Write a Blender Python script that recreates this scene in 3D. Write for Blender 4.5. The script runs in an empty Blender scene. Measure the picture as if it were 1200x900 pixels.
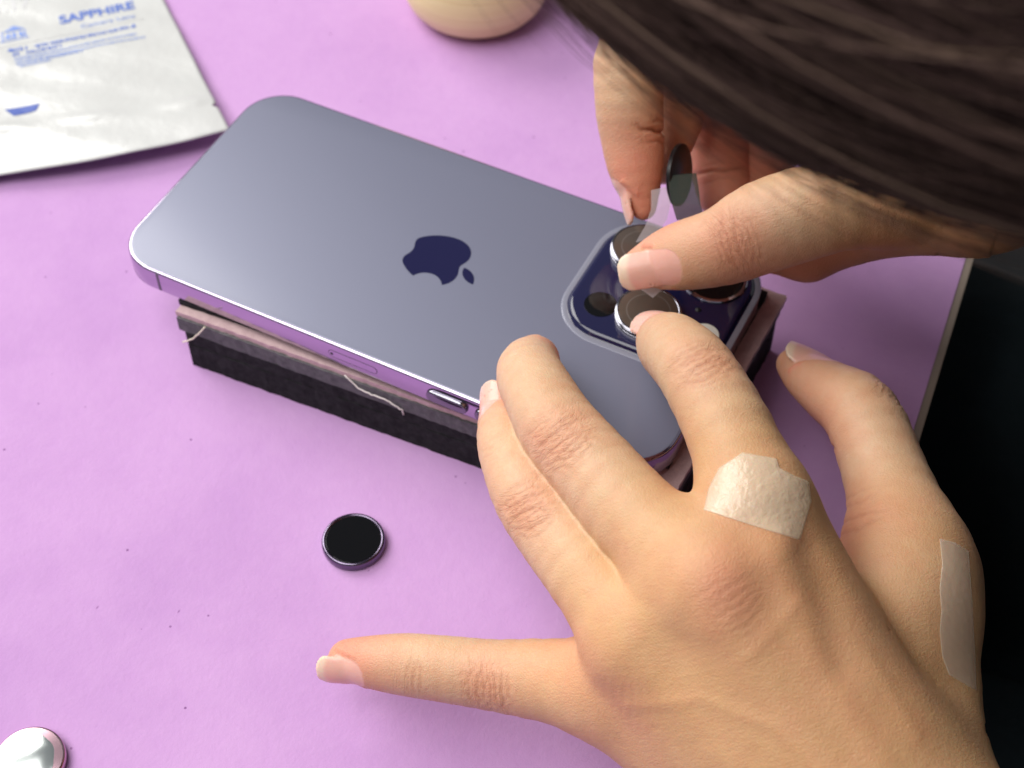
import bpy, bmesh, math, random
import numpy as np
from mathutils import Vector, Matrix
from mathutils.bvhtree import BVHTree

# ------------------------------------------------------------------ measured data (millimetres, table top at z = 0)
HEADP = [122.8,-19.2,263.0]
LH = {"index":[[110.59,-63.38,67.37,10.7],[98.35,-48.77,69.54,9.4],[85.24,-34.62,66.55,8.67],[77.53,-25.23,59.44,8.22],[72.02,-17.43,51.64,7.68],[65.52,-7.27,40.78,5.06]],
 "middle":[[109.52,-83.06,65.2,10.91],[88.71,-72.68,61.06,10.01],[74.96,-64.27,59.33,9.39],[61.94,-56.46,58.19,8.89],[52.62,-47.46,55.24,8.17],[45.38,-38.2,49.14,7.64],[41.16,-26.39,38.62,6.08]],
 "ring":[[98.69,-92.24,49.75,10.56],[82.11,-82.76,49.83,9.07],[72.04,-76.61,48.97,8.52],[61.83,-69.91,48.57,8.13],[53.09,-61.15,46.52,7.37],[46.22,-52.13,41.39,6.6],[38.98,-40.91,34.13,4.78]],
 "pinky":[[95.42,-96.65,33.65,10.01],[82.07,-98.13,28.52,9.1],[67.82,-101.05,23.98,7.75],[57.31,-103.65,22.14,7.25],[49.0,-105.44,20.07,6.92],[41.69,-107.59,18.65,6.0],[35.34,-109.23,17.24,4.67]],
 "thumb":[[144.24,-52.63,43.38,12.85],[139.58,-39.23,41.87,11.72],[128.74,-19.59,38.13,9.72],[118.22,-4.94,37.12,9.22],[109.65,1.45,33.31,7.76],[101.72,6.02,30.52,5.98],[96.18,10.28,27.92,4.12]]}
LPALM = [[[110.16,-62.96,66.55,11.96],[165.75,-100.39,31.97,15.0]],[[109.4,-82.53,64.34,11.97],[165.99,-105.17,29.73,16.14]],[[98.69,-92.24,49.75,11.26],[162.86,-107.84,27.69,15.68]],[[94.88,-95.96,30.49,10.28],[160.51,-109.7,24.65,13.73]],[[142.94,-45.77,35.93,13.61],[152.58,-64.94,28.88,13.3],[166.74,-98.11,28.1,14.68]],[[121.47,-86.31,41.74,14.21],[146.77,-92.29,37.09,15.64]],[[166.59,-106.35,28.66,19.03],[205.43,-123.1,12.56,19.54],[238.6,-141.0,-2.27,21.76]]]
RH = {"thumb":[[105.48,31.78,72.06,9.55],[91.72,23.83,68.87,11.04],[80.64,17.75,63.45,11.15],[72.82,12.89,57.71,9.6],[63.7,9.91,52.51,8.46],[58.03,8.8,48.67,6.62],[53.59,7.71,45.67,4.74]],
 "index":[[61.18,51.21,85.68,11.57],[43.1,51.02,84.51,9.4],[31.54,47.59,77.32,8.92],[33.96,40.97,67.82,8.76],[37.41,36.66,59.59,8.17],[41.66,30.98,52.65,6.64],[46.22,25.97,47.36,3.32]],
 "middle":[[62.21,66.91,74.73,11.42],[40.85,63.59,63.52,9.07],[40.87,57.68,50.27,7.84],[41.59,49.63,41.65,6.02]],
 "ring":[[66.27,75.76,64.15,11.31],[49.24,74.66,46.51,8.97],[51.47,68.43,33.5,8.62],[57.88,58.42,29.09,7.59]],
 "pinky":[[71.9,81.4,53.28,11.12],[63.01,79.18,34.39,9.14],[64.07,69.21,26.84,8.66],[70.22,59.63,27.97,7.08]]}
RPALM = [[[60.5,53.54,83.75,12.3],[124.74,49.01,74.76,15.33]],[[62.21,66.91,74.73,11.42],[124.48,52.19,71.99,16.11]],[[66.67,74.19,65.46,11.26],[124.1,56.94,67.83,16.37]],[[71.9,81.4,53.28,11.12],[124.6,58.65,63.73,15.9]],[[104.87,35.07,69.51,9.45],[124.87,47.43,76.14,14.23]],[[79.76,32.71,43.67,7.47],[88.18,33.89,46.55,9.35],[97.29,39.48,54.91,11.14],[118.6,45.55,69.4,14.46]],[[124.74,49.01,74.76,15.94],[154.02,66.25,91.74,19.78]]]
NAILS = {"L":[[[35.31,-109.59,17.0],[0.2794,-0.872,0.4019],[-0.9102,-0.4007,-0.1046],10.5,7.6,1.05],[[39.99,-42.81,37.54],[-0.6407,-0.4986,0.5839],[-0.5392,0.8293,0.1466],10.5,8.5,0.8],[[40.38,-24.28,35.28],[-0.1137,0.8991,0.4227],[-0.0476,0.5287,-0.8475],9,8.5,0.2],[[66.16,-9.33,44.21],[-0.5687,0.1244,0.8131],[-0.7646,0.4124,-0.4952],11,9.5,0.8],[[100.94,7.37,27.92],[0.1351,0.4629,0.8761],[-0.9977,0.0602,0.0307],14,11,1.05]],
 "R":[[[56.89,8.43,47.53],[0.2497,-0.7478,0.6152],[-0.8646,-0.4291,-0.2617],14.2,9.6,1.6],[[44.29,27.3,49.03],[-0.8345,-0.5332,-0.1391],[0.5526,-0.5258,-0.6467],12,8.6,0.8]]}
CRE = {"L":[[[62.74,-58.86,56.17],[-0.8344,0.3469,0.4282],[0.2946,-0.4639,0.8355],
 "pip",9,1.0],[[62.23,-70.69,47.85],[-0.7464,0.4624,0.4786],[0.2149,-0.6352,0.7419],
 "pip",8,1.0],[[84.3,-35.27,66.43],[-0.7983,0.5709,0.1916],[0.277,-0.3187,0.9065],
 "pip",9,0.9],[[67.55,-101.36,23.86],[-0.935,-0.3545,-0.0114],[0.3222,-0.7358,0.5957],
 "pip",8,0.95],[[51.06,-105.1,20.84],[-0.935,-0.3545,-0.0114],[0.3222,-0.7358,0.5957],
 "dip",7,0.75],[[49.02,-55.81,44.14],[-0.6761,0.6568,0.3341],[-0.0986,-0.6962,0.711],
 "dip",7,0.4],[[119.03,-2.3,33.57],[-0.9558,0.1879,0.2262],[0.3769,0.2595,0.8891],
 "pip",9,0.9],[[111.22,-82.63,64.88],[-0.7822,0.4194,0.4607],[0.2875,-0.5588,0.7779],
 "mcp",9,0.5],[[115.8,-10.07,30.47],[-0.8902,0.3414,0.3017],[-0.3799,-0.925,-0.0027],
 "flex",9,0.55],[[128.48,-36.19,40.44],[-0.5883,0.6819,0.4347],[-0.3376,-0.6487,0.682],
 "flex2",12,0.7],[[97.79,-95.77,37.26],[-0.9137,-0.399,-0.0769],[0.2317,-0.6671,0.708],
 "mcp",12,0.3]],
 "R":[[[74.65,13.59,58.82],[-0.7449,-0.6023,-0.287],[0.2768,-0.6469,0.7106],
 "pip",12,0.8],[[39.42,38.08,59.86],[0.3685,-0.6096,-0.7019],[0.8206,0.0487,0.5695],
 "flex",10,1.5],[[53.82,62.75,31.13],[0.4112,-0.5847,-0.6993],[0.1975,-0.6015,0.7741],
 "flex",9,0.8],[[104.25,29.73,71.04],[-0.827,-0.5545,-0.0927],[0.381,-0.7413,0.5525],
 "mcp",14,0.35]]}
BLU = {"L":[[[34.84,-112.31,22.94],12,1],[[39.12,-44.6,41.71],9,0.6],[[63.28,-10.86,49.31],9,0.5],[[44.9,-25.71,45.43],7,0.7],[[97.38,7.24,29.14],16,0.55],[[113.96,-11.01,30.47],12,0.7],[[130.89,-44.31,42.72],14,0.5],[[112.66,-88.98,75.22],8,0.5],[[96.68,-100.66,44.45],12,0.3],[[112.78,-72.41,80.65],14,0.25],[[138.72,-85.2,68.3],22,0.25],[[64.59,-61.39,65.23],8,0.35],[[64.23,-74.79,54.46],7,0.35],[[95.26,-55.96,60.37],9,0.4],[[80.42,-93.2,39.1],9,0.35],[[88.08,-37.41,73.78],8,0.3],[[68.93,-104.99,31.02],7,0.4]],
 "R":[[[45.5,22.15,51.31],13,1.1],[[76.61,7.0,64.93],11,0.6],[[56.66,9.34,57.27],9,0.5],[[42.01,33.73,60.93],10,0.6],[[54.29,59.08,36.03],22,0.8],[[64.41,67.15,30.38],16,0.9],[[90.75,30.02,46.68],14,0.6]]}
T1 = [[103.48,-78.8,83.35],[102.89,-75.5,85.94],[103.25,-71.85,88.43],[106.16,-67.76,90.29],[112.44,-65.54,89.56],[113.52,-66.57,88.42],[116.55,-66.32,87.49],[119.45,-65.84,86.76],[121.24,-68.24,84.37],[121.97,-74.36,79.71],[115.89,-75.89,80.85],[109.26,-77.42,82.2]]
T2 = [[145.81,-49.58,62.99],[148.72,-48.7,62.54],[151.85,-48.63,61.44],[155.85,-54.89,55.47],[160.85,-63.09,47.73],[163.44,-67.76,43.41],[157.47,-68.06,45.41],[154.9,-66.14,47.73],[152.56,-62.73,51.05],[151.31,-59.52,53.81],[149.43,-56.64,56.57],[148.03,-52.75,59.89]]
VIEW = [-0.2875,0.5588,-0.7779]
CAMR = [[0.88954,0.456856,-0.000514],[0.355083,-0.692086,-0.628437],[-0.287462,0.558838,-0.77786]]
CAMC = [148.592,-247.634,333.628]
CAMF = 1830.13
DISC = [[50.3,39.54,49.18],[0.9607,0.0777,0.2664]]
TAB = [[[49.27,33.87,53.2],[55.51,37.66,53.61]],[[51.2,30.14,52.38],[58.04,33.66,52.38]],[[53.27,27.33,50.88],[60.06,30.43,50.6]],[[55.77,25.57,47.41],[62.06,29.19,47.68]]]
TAB2 = [[[47.68,26.51,53.64],[50.68,28.82,54.19]],[[49.14,23.86,49.92],[53.08,27.23,50.88]],[[49.08,20.8,46.45],[53.46,24.78,47.69]],[[48.17,17.46,43.11],[52.2,20.69,43.93]]]
CORNER = [[54.28,3.36,43.57],[61.54,7.08,43.56],[59.44,3.19,41.54]]
LEFT_EXTRA = [[[113.73,-88.26,66.34,3.35],[146.37,-101.82,43.25,3.03],7,1],[[117.96,-75.94,72.34,2.69],[148.33,-97.38,48.28,2.34],7,1],[[101.75,-89.45,84.05,1.62],[106.64,-95.42,77.95,1.62],6,-1]]
RIDGES = [[[[114.51,-89.49,63.88],[127.23,-93.99,55.95],[145.78,-100.65,44.31]],3.4,0.45],[[[118.26,-76.52,71.81],[130.98,-84.71,61.23],[149.22,-94.47,47.48]],3.0,0.3],[[[105.37,-103.01,57.54],[121.68,-107.14,48.55],[139.93,-109.54,40.08]],3.2,0.32],[[[123.98,-71.82,73.08],[128.29,-75.79,68.63],[135.32,-83.95,60.17]],4.0,-0.75],[[[104.02,-109.59,53.32],[114.8,-101.11,55.42],[128.27,-97.87,52.77],[141.14,-100.83,45.89]],1.5,0.2],[[[119.0,-90.86,61.24],[124.4,-79.26,67.58],[139.96,-80.1,61.23],[152.82,-86.73,51.7]],1.5,0.16],[[[106.13,-91.58,65.47],[108.07,-100.89,58.07],[117.49,-106.35,50.67]],3.8,-0.28],[[[129.04,-68.04,73.92],[140.27,-69.64,68.63],[151.19,-74.33,61.22]],5.0,-0.4]]
LOCK = [[114.63,-93.67,204.59],[126.91,-83.64,189.21]]
WORLD = 0.22
LIGHTS = [["window_lamp",[-1900,480,1500],[0,0,0],1600,62,[1,0.98,0.94]],["room_fill",[-640,-700,2050],[0,0,0],1700,51,[1,0.98,0.95]]]  # the second is a soft overhead fill, added without a known source

random.seed(7); RNG = np.random.default_rng(11)
MM = 0.001
S = bpy.context.scene
COL = S.collection

# ------------------------------------------------------------------ helpers
def empty(name, loc, label=None, cat=None, group=None):
    o = bpy.data.objects.new(name, None); COL.objects.link(o)
    o.location = [c*MM for c in loc]; o.empty_display_size = 0.01
    tag(o, label, cat, group)
    return o

def tag(o, label=None, cat=None, group=None, kind=None):
    if label: o['label'] = label
    if cat: o['category'] = cat
    if group: o['group'] = group
    if kind: o['kind'] = kind
    return o

def wloc(o):
    p = Vector((0, 0, 0))
    while o is not None:
        p = p + Vector(o.location); o = o.parent
    return p

def mesh_obj(name, verts, faces, mat, parent=None, smooth=True, sharp=None, loc=None):
    """verts in world mm; the mesh is stored relative to its parent (or to loc)"""
    me = bpy.data.meshes.new(name)
    v = np.asarray(verts, float)*MM
    base = np.array(wloc(parent)) if parent is not None else (np.array(loc)*MM if loc is not None else np.zeros(3))
    me.from_pydata((v-base).tolist(), [], [tuple(int(i) for i in f) for f in faces])
    me.update()
    for m in (mat if isinstance(mat, (list, tuple)) else [mat]): me.materials.append(m)
    me.polygons.foreach_set('use_smooth', [smooth]*len(me.polygons))
    if smooth and sharp: me.set_sharp_from_angle(angle=math.radians(sharp))
    o = bpy.data.objects.new(name, me); COL.objects.link(o)
    if parent is not None: o.parent = parent
    elif loc is not None: o.location = [c*MM for c in loc]
    return o

class MB:
    def __init__(self): self.v = []; self.f = []
    def loops(self, loops, cap0=True, cap1=True, closed=True):
        n = len(loops[0]); b = len(self.v)
        for L in loops: self.v += [tuple(p) for p in L]
        for k in range(len(loops)-1):
            for i in range(n if closed else n-1):
                j = (i+1) % n
                self.f.append((b+k*n+i, b+k*n+j, b+(k+1)*n+j, b+(k+1)*n+i))
        if cap0: self.f.append(tuple(b+i for i in range(n))[::-1])
        if cap1: self.f.append(tuple(b+(len(loops)-1)*n+i for i in range(n)))
    def lathe(self, prof, c, n=64, ax=None):
        """prof: list of (r, z); c centre; axis z (or ax = 3 vectors)"""
        loops = []
        X, Y, Z = ax if ax else (np.array((1, 0, 0)), np.array((0, 1, 0)), np.array((0, 0, 1)))
        for r, z in prof:
            loops.append([np.array(c)+X*(r*math.cos(2*math.pi*i/n))+Y*(r*math.sin(2*math.pi*i/n))+Z*z for i in range(n)])
        self.loops(loops)
    def tube(self, pts, rad, n=8):
        pts = [np.array(p, float) for p in pts]; loops = []
        up = np.array((0.1, 0.2, 1.0))
        for i, p in enumerate(pts):
            t = pts[min(i+1, len(pts)-1)]-pts[max(i-1, 0)]; t /= np.linalg.norm(t)
            a = np.cross(t, up); a /= np.linalg.norm(a); b = np.cross(t, a)
            r = rad(i/(len(pts)-1)) if callable(rad) else rad
            loops.append([p+a*r*math.cos(2*math.pi*k/n)+b*r*math.sin(2*math.pi*k/n) for k in range(n)])
        self.loops(loops)
    def build(self, name, mat, parent=None, **k): return mesh_obj(name, self.v, self.f, mat, parent, **k)

def rrect(x0, x1, y0, y1, r, z, n=12):
    out = []
    for cx, cy, a in ((x1-r, y1-r, 0), (x0+r, y1-r, 90), (x0+r, y0+r, 180), (x1-r, y0+r, 270)):
        for i in range(n+1):
            t = math.radians(a+90*i/n); out.append((cx+r*math.cos(t), cy+r*math.sin(t), z))
    return out

# ------------------------------------------------------------------ materials
def mat_new(name):
    m = bpy.data.materials.new(name); m.use_nodes = True
    nt = m.node_tree; return m, nt, nt.nodes['Principled BSDF']
def simple(name, col, rough=0.5, metal=0.0, coat=0.0, spec=0.5, trans=0.0, alpha=1.0, ior=1.5):
    m, nt, b = mat_new(name)
    b.inputs['Base Color'].default_value = (*col, 1); b.inputs['Roughness'].default_value = rough
    b.inputs['Metallic'].default_value = metal; b.inputs['Coat Weight'].default_value = coat
    b.inputs['Specular IOR Level'].default_value = spec; b.inputs['Transmission Weight'].default_value = trans
    b.inputs['Alpha'].default_value = alpha; b.inputs['IOR'].default_value = ior
    return m
def N(nt, typ, **kw):
    n = nt.nodes.new(typ)
    for k, v in kw.items():
        if k.startswith('i_'): n.inputs[k[2:].replace('_', ' ')].default_value = v
        else: setattr(n, k, v)
    return n
def ramp(nt, src, stops):
    r = nt.nodes.new('ShaderNodeValToRGB'); e = r.color_ramp.elements
    e[0].position, e[0].color = stops[0][0], (*stops[0][1], 1)
    e[1].position, e[1].color = stops[-1][0], (*stops[-1][1], 1)
    for p, c in stops[1:-1]:
        x = e.new(p); x.color = (*c, 1)
    nt.links.new(src, r.inputs[0]); return r.outputs[0]
def math_n(nt, op, a, b=None, c=None):
    n = nt.nodes.new('ShaderNodeMath'); n.operation = op
    for i, x in enumerate((a, b, c)):
        if x is None: continue
        if isinstance(x, (int, float)): n.inputs[i].default_value = x
        else: nt.links.new(x, n.inputs[i])
    return n.outputs[0]
def mix(nt, fac, a, b, blend='MIX'):
    n = nt.nodes.new('ShaderNodeMix'); n.data_type = 'RGBA'; n.blend_type = blend
    for i, x in ((0, fac), (6, a), (7, b)):
        if isinstance(x, (int, float)): n.inputs[i].default_value = x
        elif isinstance(x, tuple): n.inputs[i].default_value = (*x, 1)
        else: nt.links.new(x, n.inputs[i])
    return n.outputs[2]
def coords(nt, scale=1.0, kind='Object', sc=None):
    t = nt.nodes.new('ShaderNodeTexCoord'); m = nt.nodes.new('ShaderNodeMapping')
    m.inputs['Scale'].default_value = sc or (scale,)*3
    nt.links.new(t.outputs[kind], m.inputs[0]); return m.outputs[0]
def noise(nt, vec, scale, detail=4, rough=0.6, out=0):
    n = nt.nodes.new('ShaderNodeTexNoise'); n.inputs['Scale'].default_value = scale
    n.inputs['Detail'].default_value = detail; n.inputs['Roughness'].default_value = rough
    nt.links.new(vec, n.inputs['Vector']); return n.outputs[out]
def voro(nt, vec, scale, feature='F1', out=0):
    n = nt.nodes.new('ShaderNodeTexVoronoi'); n.feature = feature; n.inputs['Scale'].default_value = scale
    nt.links.new(vec, n.inputs['Vector']); return n.outputs[out]
def bump(nt, b, h, strength, dist, prev=None):
    n = nt.nodes.new('ShaderNodeBump'); n.inputs['Strength'].default_value = strength; n.inputs['Distance'].default_value = dist
    nt.links.new(h, n.inputs['Height'])
    if prev is not None: nt.links.new(prev, n.inputs['Normal'])
    if b is not None: nt.links.new(n.outputs[0], b.inputs['Normal'])
    return n.outputs[0]

# purple foam-board work mat
def m_purple():
    m, nt, b = mat_new('purple_board')
    c = coords(nt)
    big = noise(nt, c, 14, 5, .6); fine = noise(nt, c, 900, 3, .7); mid = noise(nt, c, 260, 3, .6)
    col = ramp(nt, big, [(0.28, (0.445, 0.248, 0.505)), (0.5, (0.503, 0.292, 0.553)), (0.74, (0.545, 0.326, 0.588))])
    col = mix(nt, ramp(nt, mid, [(0.35, (.10,)*3), (0.62, (0, 0, 0))]), col, (0.42, 0.20, 0.50))
    v = voro(nt, c, 110); sp = ramp(nt, v, [(0.026, (1, 1, 1)), (0.046, (0, 0, 0))])
    v_b = voro(nt, coords(nt, 1, 'Object', (140, 60, 60)), 1.0); sp = mix(nt, 1.0, sp, ramp(nt, v_b, [(0.02, (.7,)*3), (0.036, (0, 0, 0))]), 'LIGHTEN')
    gate = ramp(nt, noise(nt, c, 31, 2), [(0.44, (0, 0, 0)), (0.50, (.8,)*3)])
    fac = mix(nt, 1.0, sp, gate, 'MULTIPLY')
    col = mix(nt, fac, col, (0.17, 0.06, 0.20))
    nt.links.new(col, b.inputs['Base Color'])
    b.inputs['Roughness'].default_value = 0.7; b.inputs['Specular IOR Level'].default_value = 0.12
    h = math_n(nt, 'ADD', math_n(nt, 'MULTIPLY', fine, .6), mid)
    h = math_n(nt, 'SUBTRACT', h, math_n(nt, 'MULTIPLY', fac, 1.2))
    n1 = bump(nt, None, big, .10, .003)
    bump(nt, b, h, .30, .0005, n1)
    return m
M_PURPLE = m_purple()

def m_skin():
    m, nt, b = mat_new('skin')
    def att(n):
        a = nt.nodes.new('ShaderNodeAttribute'); a.attribute_name = n; return a.outputs['Fac']
    c = coords(nt)
    blush, crease, nail, tip, dark = att('blush'), att('crease'), att('nail'), att('free_edge'), att('dark')
    n1 = noise(nt, c, 45, 5, .6); n2 = noise(nt, c, 330, 4, .6); n3 = noise(nt, c, 1200, 2, .5)
    base = ramp(nt, n1, [(0.3, (0.58, 0.335, 0.155)), (0.52, (0.62, 0.37, 0.182)), (0.72, (0.65, 0.395, 0.205))])
    fing = ramp(nt, n1, [(0.3, (0.58, 0.405, 0.265)), (0.52, (0.615, 0.445, 0.30)), (0.72, (0.65, 0.475, 0.33))])
    base = mix(nt, math_n(nt, 'MULTIPLY', att('pale'), .65), base, fing)
    n4 = noise(nt, c, 130, 4, .65)
    base = mix(nt, math_n(nt, 'MULTIPLY', ramp(nt, n4, [(0.42, (0, 0, 0)), (0.66, (1, 1, 1))]), .30), base, (0.60, 0.27, 0.15))
    base = mix(nt, math_n(nt, 'MULTIPLY', ramp(nt, n2, [(0.35, (1, 1, 1)), (0.65, (0, 0, 0))]), .22), base, (0.53, 0.26, 0.14))
    base = mix(nt, math_n(nt, 'MULTIPLY', blush, math_n(nt, 'ADD', .58, math_n(nt, 'MULTIPLY', n2, .6))), base, (0.66, 0.255, 0.165))
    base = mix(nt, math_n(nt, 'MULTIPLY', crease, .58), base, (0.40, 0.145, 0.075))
    nailc = mix(nt, math_n(nt, 'MULTIPLY', tip, .7), (0.74, 0.42, 0.34), (0.80, 0.66, 0.50))
    base = mix(nt, nail, base, nailc)
    base = mix(nt, dark, base, (0.03, 0.02, 0.016))
    nt.links.new(base, b.inputs['Base Color'])
    r = math_n(nt, 'SUBTRACT', .50, math_n(nt, 'MULTIPLY', nail, .22))
    nt.links.new(r, b.inputs['Roughness'])
    b.inputs['Specular IOR Level'].default_value = .38
    b.inputs['Subsurface Weight'].default_value = .35
    b.inputs['Subsurface Radius'].default_value = (1.0, .36, .18)
    b.inputs['Subsurface Scale'].default_value = .0028
    # knuckle wrinkles: ridged noise stretched across each finger (kn_s along, kn_l across, in mm)
    cx = nt.nodes.new('ShaderNodeCombineXYZ'); ks, kl, kw = att('kn_s'), att('kn_l'), att('kn_w')
    s2 = math_n(nt, 'ADD', ks, math_n(nt, 'MULTIPLY', math_n(nt, 'MULTIPLY', kl, kl), math_n(nt, 'MULTIPLY', ks, -.006)))
    nt.links.new(math_n(nt, 'MULTIPLY', s2, .62), cx.inputs[0]); nt.links.new(math_n(nt, 'MULTIPLY', kl, .125), cx.inputs[1])
    nt.links.new(att('kn_i'), cx.inputs[2])
    def ridge(vec, sc, wd):
        n = noise(nt, vec, sc, 2, .5)
        return ramp(nt, math_n(nt, 'ABSOLUTE', math_n(nt, 'SUBTRACT', n, .5)), [(0, (1, 1, 1)), (wd*.45, (.35,)*3), (wd, (0, 0, 0))])
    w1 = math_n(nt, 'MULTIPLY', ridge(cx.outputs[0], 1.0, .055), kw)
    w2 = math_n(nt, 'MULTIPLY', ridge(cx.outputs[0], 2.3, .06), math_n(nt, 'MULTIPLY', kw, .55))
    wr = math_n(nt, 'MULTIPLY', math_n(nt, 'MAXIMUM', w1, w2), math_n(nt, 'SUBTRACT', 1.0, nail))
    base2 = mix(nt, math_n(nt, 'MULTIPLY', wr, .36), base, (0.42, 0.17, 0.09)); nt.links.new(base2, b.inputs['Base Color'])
    # fine skin texture
    w = nt.nodes.new('ShaderNodeVectorMath'); w.operation = 'ADD'
    off = nt.nodes.new('ShaderNodeVectorMath'); off.operation = 'SCALE'; off.inputs['Scale'].default_value = .0010
    nt.links.new(noise(nt, c, 500, 2, .5, 1), off.inputs[0]); nt.links.new(c, w.inputs[0]); nt.links.new(off.outputs[0], w.inputs[1])
    v1 = voro(nt, w.outputs[0], 1500, 'DISTANCE_TO_EDGE')
    h = math_n(nt, 'ADD', math_n(nt, 'MULTIPLY', ramp(nt, v1, [(0, (0, 0, 0)), (.25, (1, 1, 1))]), .45), math_n(nt, 'MULTIPLY', n3, .9))
    ax = [(.62, -.66, -.42), (.75, .62, .15), (.17, -.42, .89)]
    cx2 = nt.nodes.new('ShaderNodeCombineXYZ')
    for i_, (a_, sc_) in enumerate(zip(ax, (1500, 300, 300))):
        dn_ = nt.nodes.new('ShaderNodeVectorMath'); dn_.operation = 'DOT_PRODUCT'; nt.links.new(w.outputs[0], dn_.inputs[0]); dn_.inputs[1].default_value = a_
        nt.links.new(math_n(nt, 'MULTIPLY', dn_.outputs['Value'], sc_), cx2.inputs[i_])
    fl_ = noise(nt, cx2.outputs[0], 1.0, 3, .6)
    h = math_n(nt, 'ADD', h, math_n(nt, 'MULTIPLY', fl_, 1.1))
    h = math_n(nt, 'MULTIPLY', h, math_n(nt, 'SUBTRACT', 1.0, nail))
    n0 = bump(nt, None, n2, .10, .001)
    n1_ = bump(nt, None, math_n(nt, 'SUBTRACT', 1.0, wr), .42, .00032, n0)
    bump(nt, b, h, .38, .00024, n1_)
    return m
M_SKIN = m_skin()

# ------------------------------------------------------------------ signed distance modelling of the person
def cone(P, a, b):
    a = np.asarray(a); b = np.asarray(b); d = b[:3]-a[:3]
    q = P-a[:3]; t = np.clip((q@d)/(d@d), 0, 1)
    return np.linalg.norm(q-t[:, None]*d, axis=1)-(a[3]+t*(b[3]-a[3]))
def smin(a, b, k):
    h = np.clip(.5+.5*(b-a)/k, 0, 1)
    return b+(a-b)*h-k*h*(1-h)
def chain(P, ns, k=2.5):
    """smooth union of the tapered cones along ns; cones too far from this batch of points are skipped"""
    A = np.asarray(ns, np.float32)
    c = (P.min(0)+P.max(0))/2; rb = float(np.linalg.norm(P.max(0)-c))
    d = A[1:, :3]-A[:-1, :3]; q = c-A[:-1, :3]; t = np.clip((q*d).sum(1)/np.maximum((d*d).sum(1), 1e-9), 0, 1)
    e = np.linalg.norm(q-t[:, None]*d, axis=1)-(A[:-1, 3]+t*(A[1:, 3]-A[:-1, 3]))
    sel = np.where(e < e.min()+2*rb+k*2)[0]
    out = None
    for i in sel:
        x = cone(P, A[i], A[i+1]); out = x if out is None else (smin(out, x, k) if k > .01 else np.minimum(out, x))
    return out
def refine(ns, n=4):
    """smooth curve through the joints (Catmull-Rom on position and radius)"""
    A = np.array(ns, float); out = []
    for i in range(len(A)-1):
        p0, p1, p2, p3 = A[max(i-1, 0)], A[i], A[i+1], A[min(i+2, len(A)-1)]
        for t in np.linspace(0, 1, n+1)[:-1]:
            out.append(.5*((2*p1)+(-p0+p2)*t+(2*p0-5*p1+4*p2-p3)*t*t+(-p0+3*p1-3*p2+p3)*t**3))
    out.append(A[-1]); return np.array(out, np.float32)
def batched(f, V, cell=12.0, mx=6000):
    """evaluate f in spatially compact batches"""
    key = np.floor(V/cell).astype(np.int64); code = (key[:, 0]*4096+key[:, 1])*4096+key[:, 2]
    o = np.argsort(code, kind='stable'); cs = code[o]; cut = np.flatnonzero(np.diff(cs))+1
    out = np.empty(len(V), np.float32)
    for idx in np.split(o, cut): out[idx] = f(V[idx].astype(np.float32))
    return out
def frame(a, c):
    a = np.array(a, float); c = np.array(c, float)
    a = a-c*(a@c); a /= np.linalg.norm(a)
    return a, np.cross(c, a), c

def make_hand(fingers, palm, pk, fk):
    pal = [refine(ch, 1) for ch in palm]; names = list(fingers); fin = [refine(fingers[k], 3) for k in names]
    allc = pal+fin; cid = np.concatenate([np.full(len(c)-1, i) for i, c in enumerate(allc)])
    A = np.concatenate([c[:-1] for c in allc]); Bq = np.concatenate([c[1:] for c in allc]); D = Bq[:, :3]-A[:, :3]; DD = np.maximum((D*D).sum(1), 1e-9)
    npal = len(pal)
    def select(P):
        c = (P.min(0)+P.max(0))/2; rb = float(np.linalg.norm(P.max(0)-c))
        q = c-A[:, :3]; t = np.clip((q*D).sum(1)/DD, 0, 1)
        e = np.linalg.norm(q-t[:, None]*D, axis=1)-(A[:, 3]+t*(Bq[:, 3]-A[:, 3]))
        lim = e.min()+4.5*rb+8; return e, lim, rb
    def union(P, i, e, k, cut):
        m = np.flatnonzero(cid == i); em = e[m]; out = None
        if em.min() > cut: return None
        for j in m[em < em.min()+4.5*cut_rb[0]+2*k+6]:
            x = cone(P, A[j], Bq[j]); out = x if out is None else smin(out, x, k)
        return out
    cut_rb = [0.0]
    def palm_d(P, e=None, lim=None):
        if e is None: e, lim, cut_rb[0] = select(P); lim = 1e9
        pd = None
        for i in range(npal):
            x = union(P, i, e, 1.5, lim+pk)
            if x is not None: pd = x if pd is None else smin(pd, x, pk)
        return pd
    def base(P):
        e, lim, cut_rb[0] = select(P)
        pd = palm_d(P, e, lim+16); out = None
        for i, k in enumerate(names):
            x = union(P, npal+i, e, .5, lim+fk[k]+pk)
            if x is None: continue
            if pd is not None: x = smin(x, pd, fk[k])
            out = x if out is None else smin(out, x, 0.7)
        if out is None: out = pd
        return out
    base.palm = palm_d
    return base
def prep_nails(base, nails):
    res = []
    for p, c, a, L, Wd, free in nails:
        a, b, c = frame(a, c); p = np.array(p, float)
        ts = np.linspace(0, 16, 161); d = base((p+ts[:, None]*c).astype(np.float32))
        i = int(np.argmax(d > 0)); o = p+c*(ts[i]-.15)
        res.append((o, a, b, c, L, Wd, free))
    return res
def nail_local(P, nl):
    o, a, b, c, L, Wd, free = nl
    q = P-o; x = q@a; y = q@b; z = q@c
    zs = -y*y/(2*Wd*.62)-np.maximum(x, -L)**2/(2*L*2.6)-.02
    hx = L/2+free/2; cx = free/2
    rr = Wd*.36
    dx = np.abs(x-cx)-(hx-rr); dy = np.abs(y)-(Wd/2-rr)
    d2 = np.hypot(np.maximum(dx, 0), np.maximum(dy, 0))+np.minimum(np.maximum(dx, dy), 0)-rr
    return x, y, z-zs, d2
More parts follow.
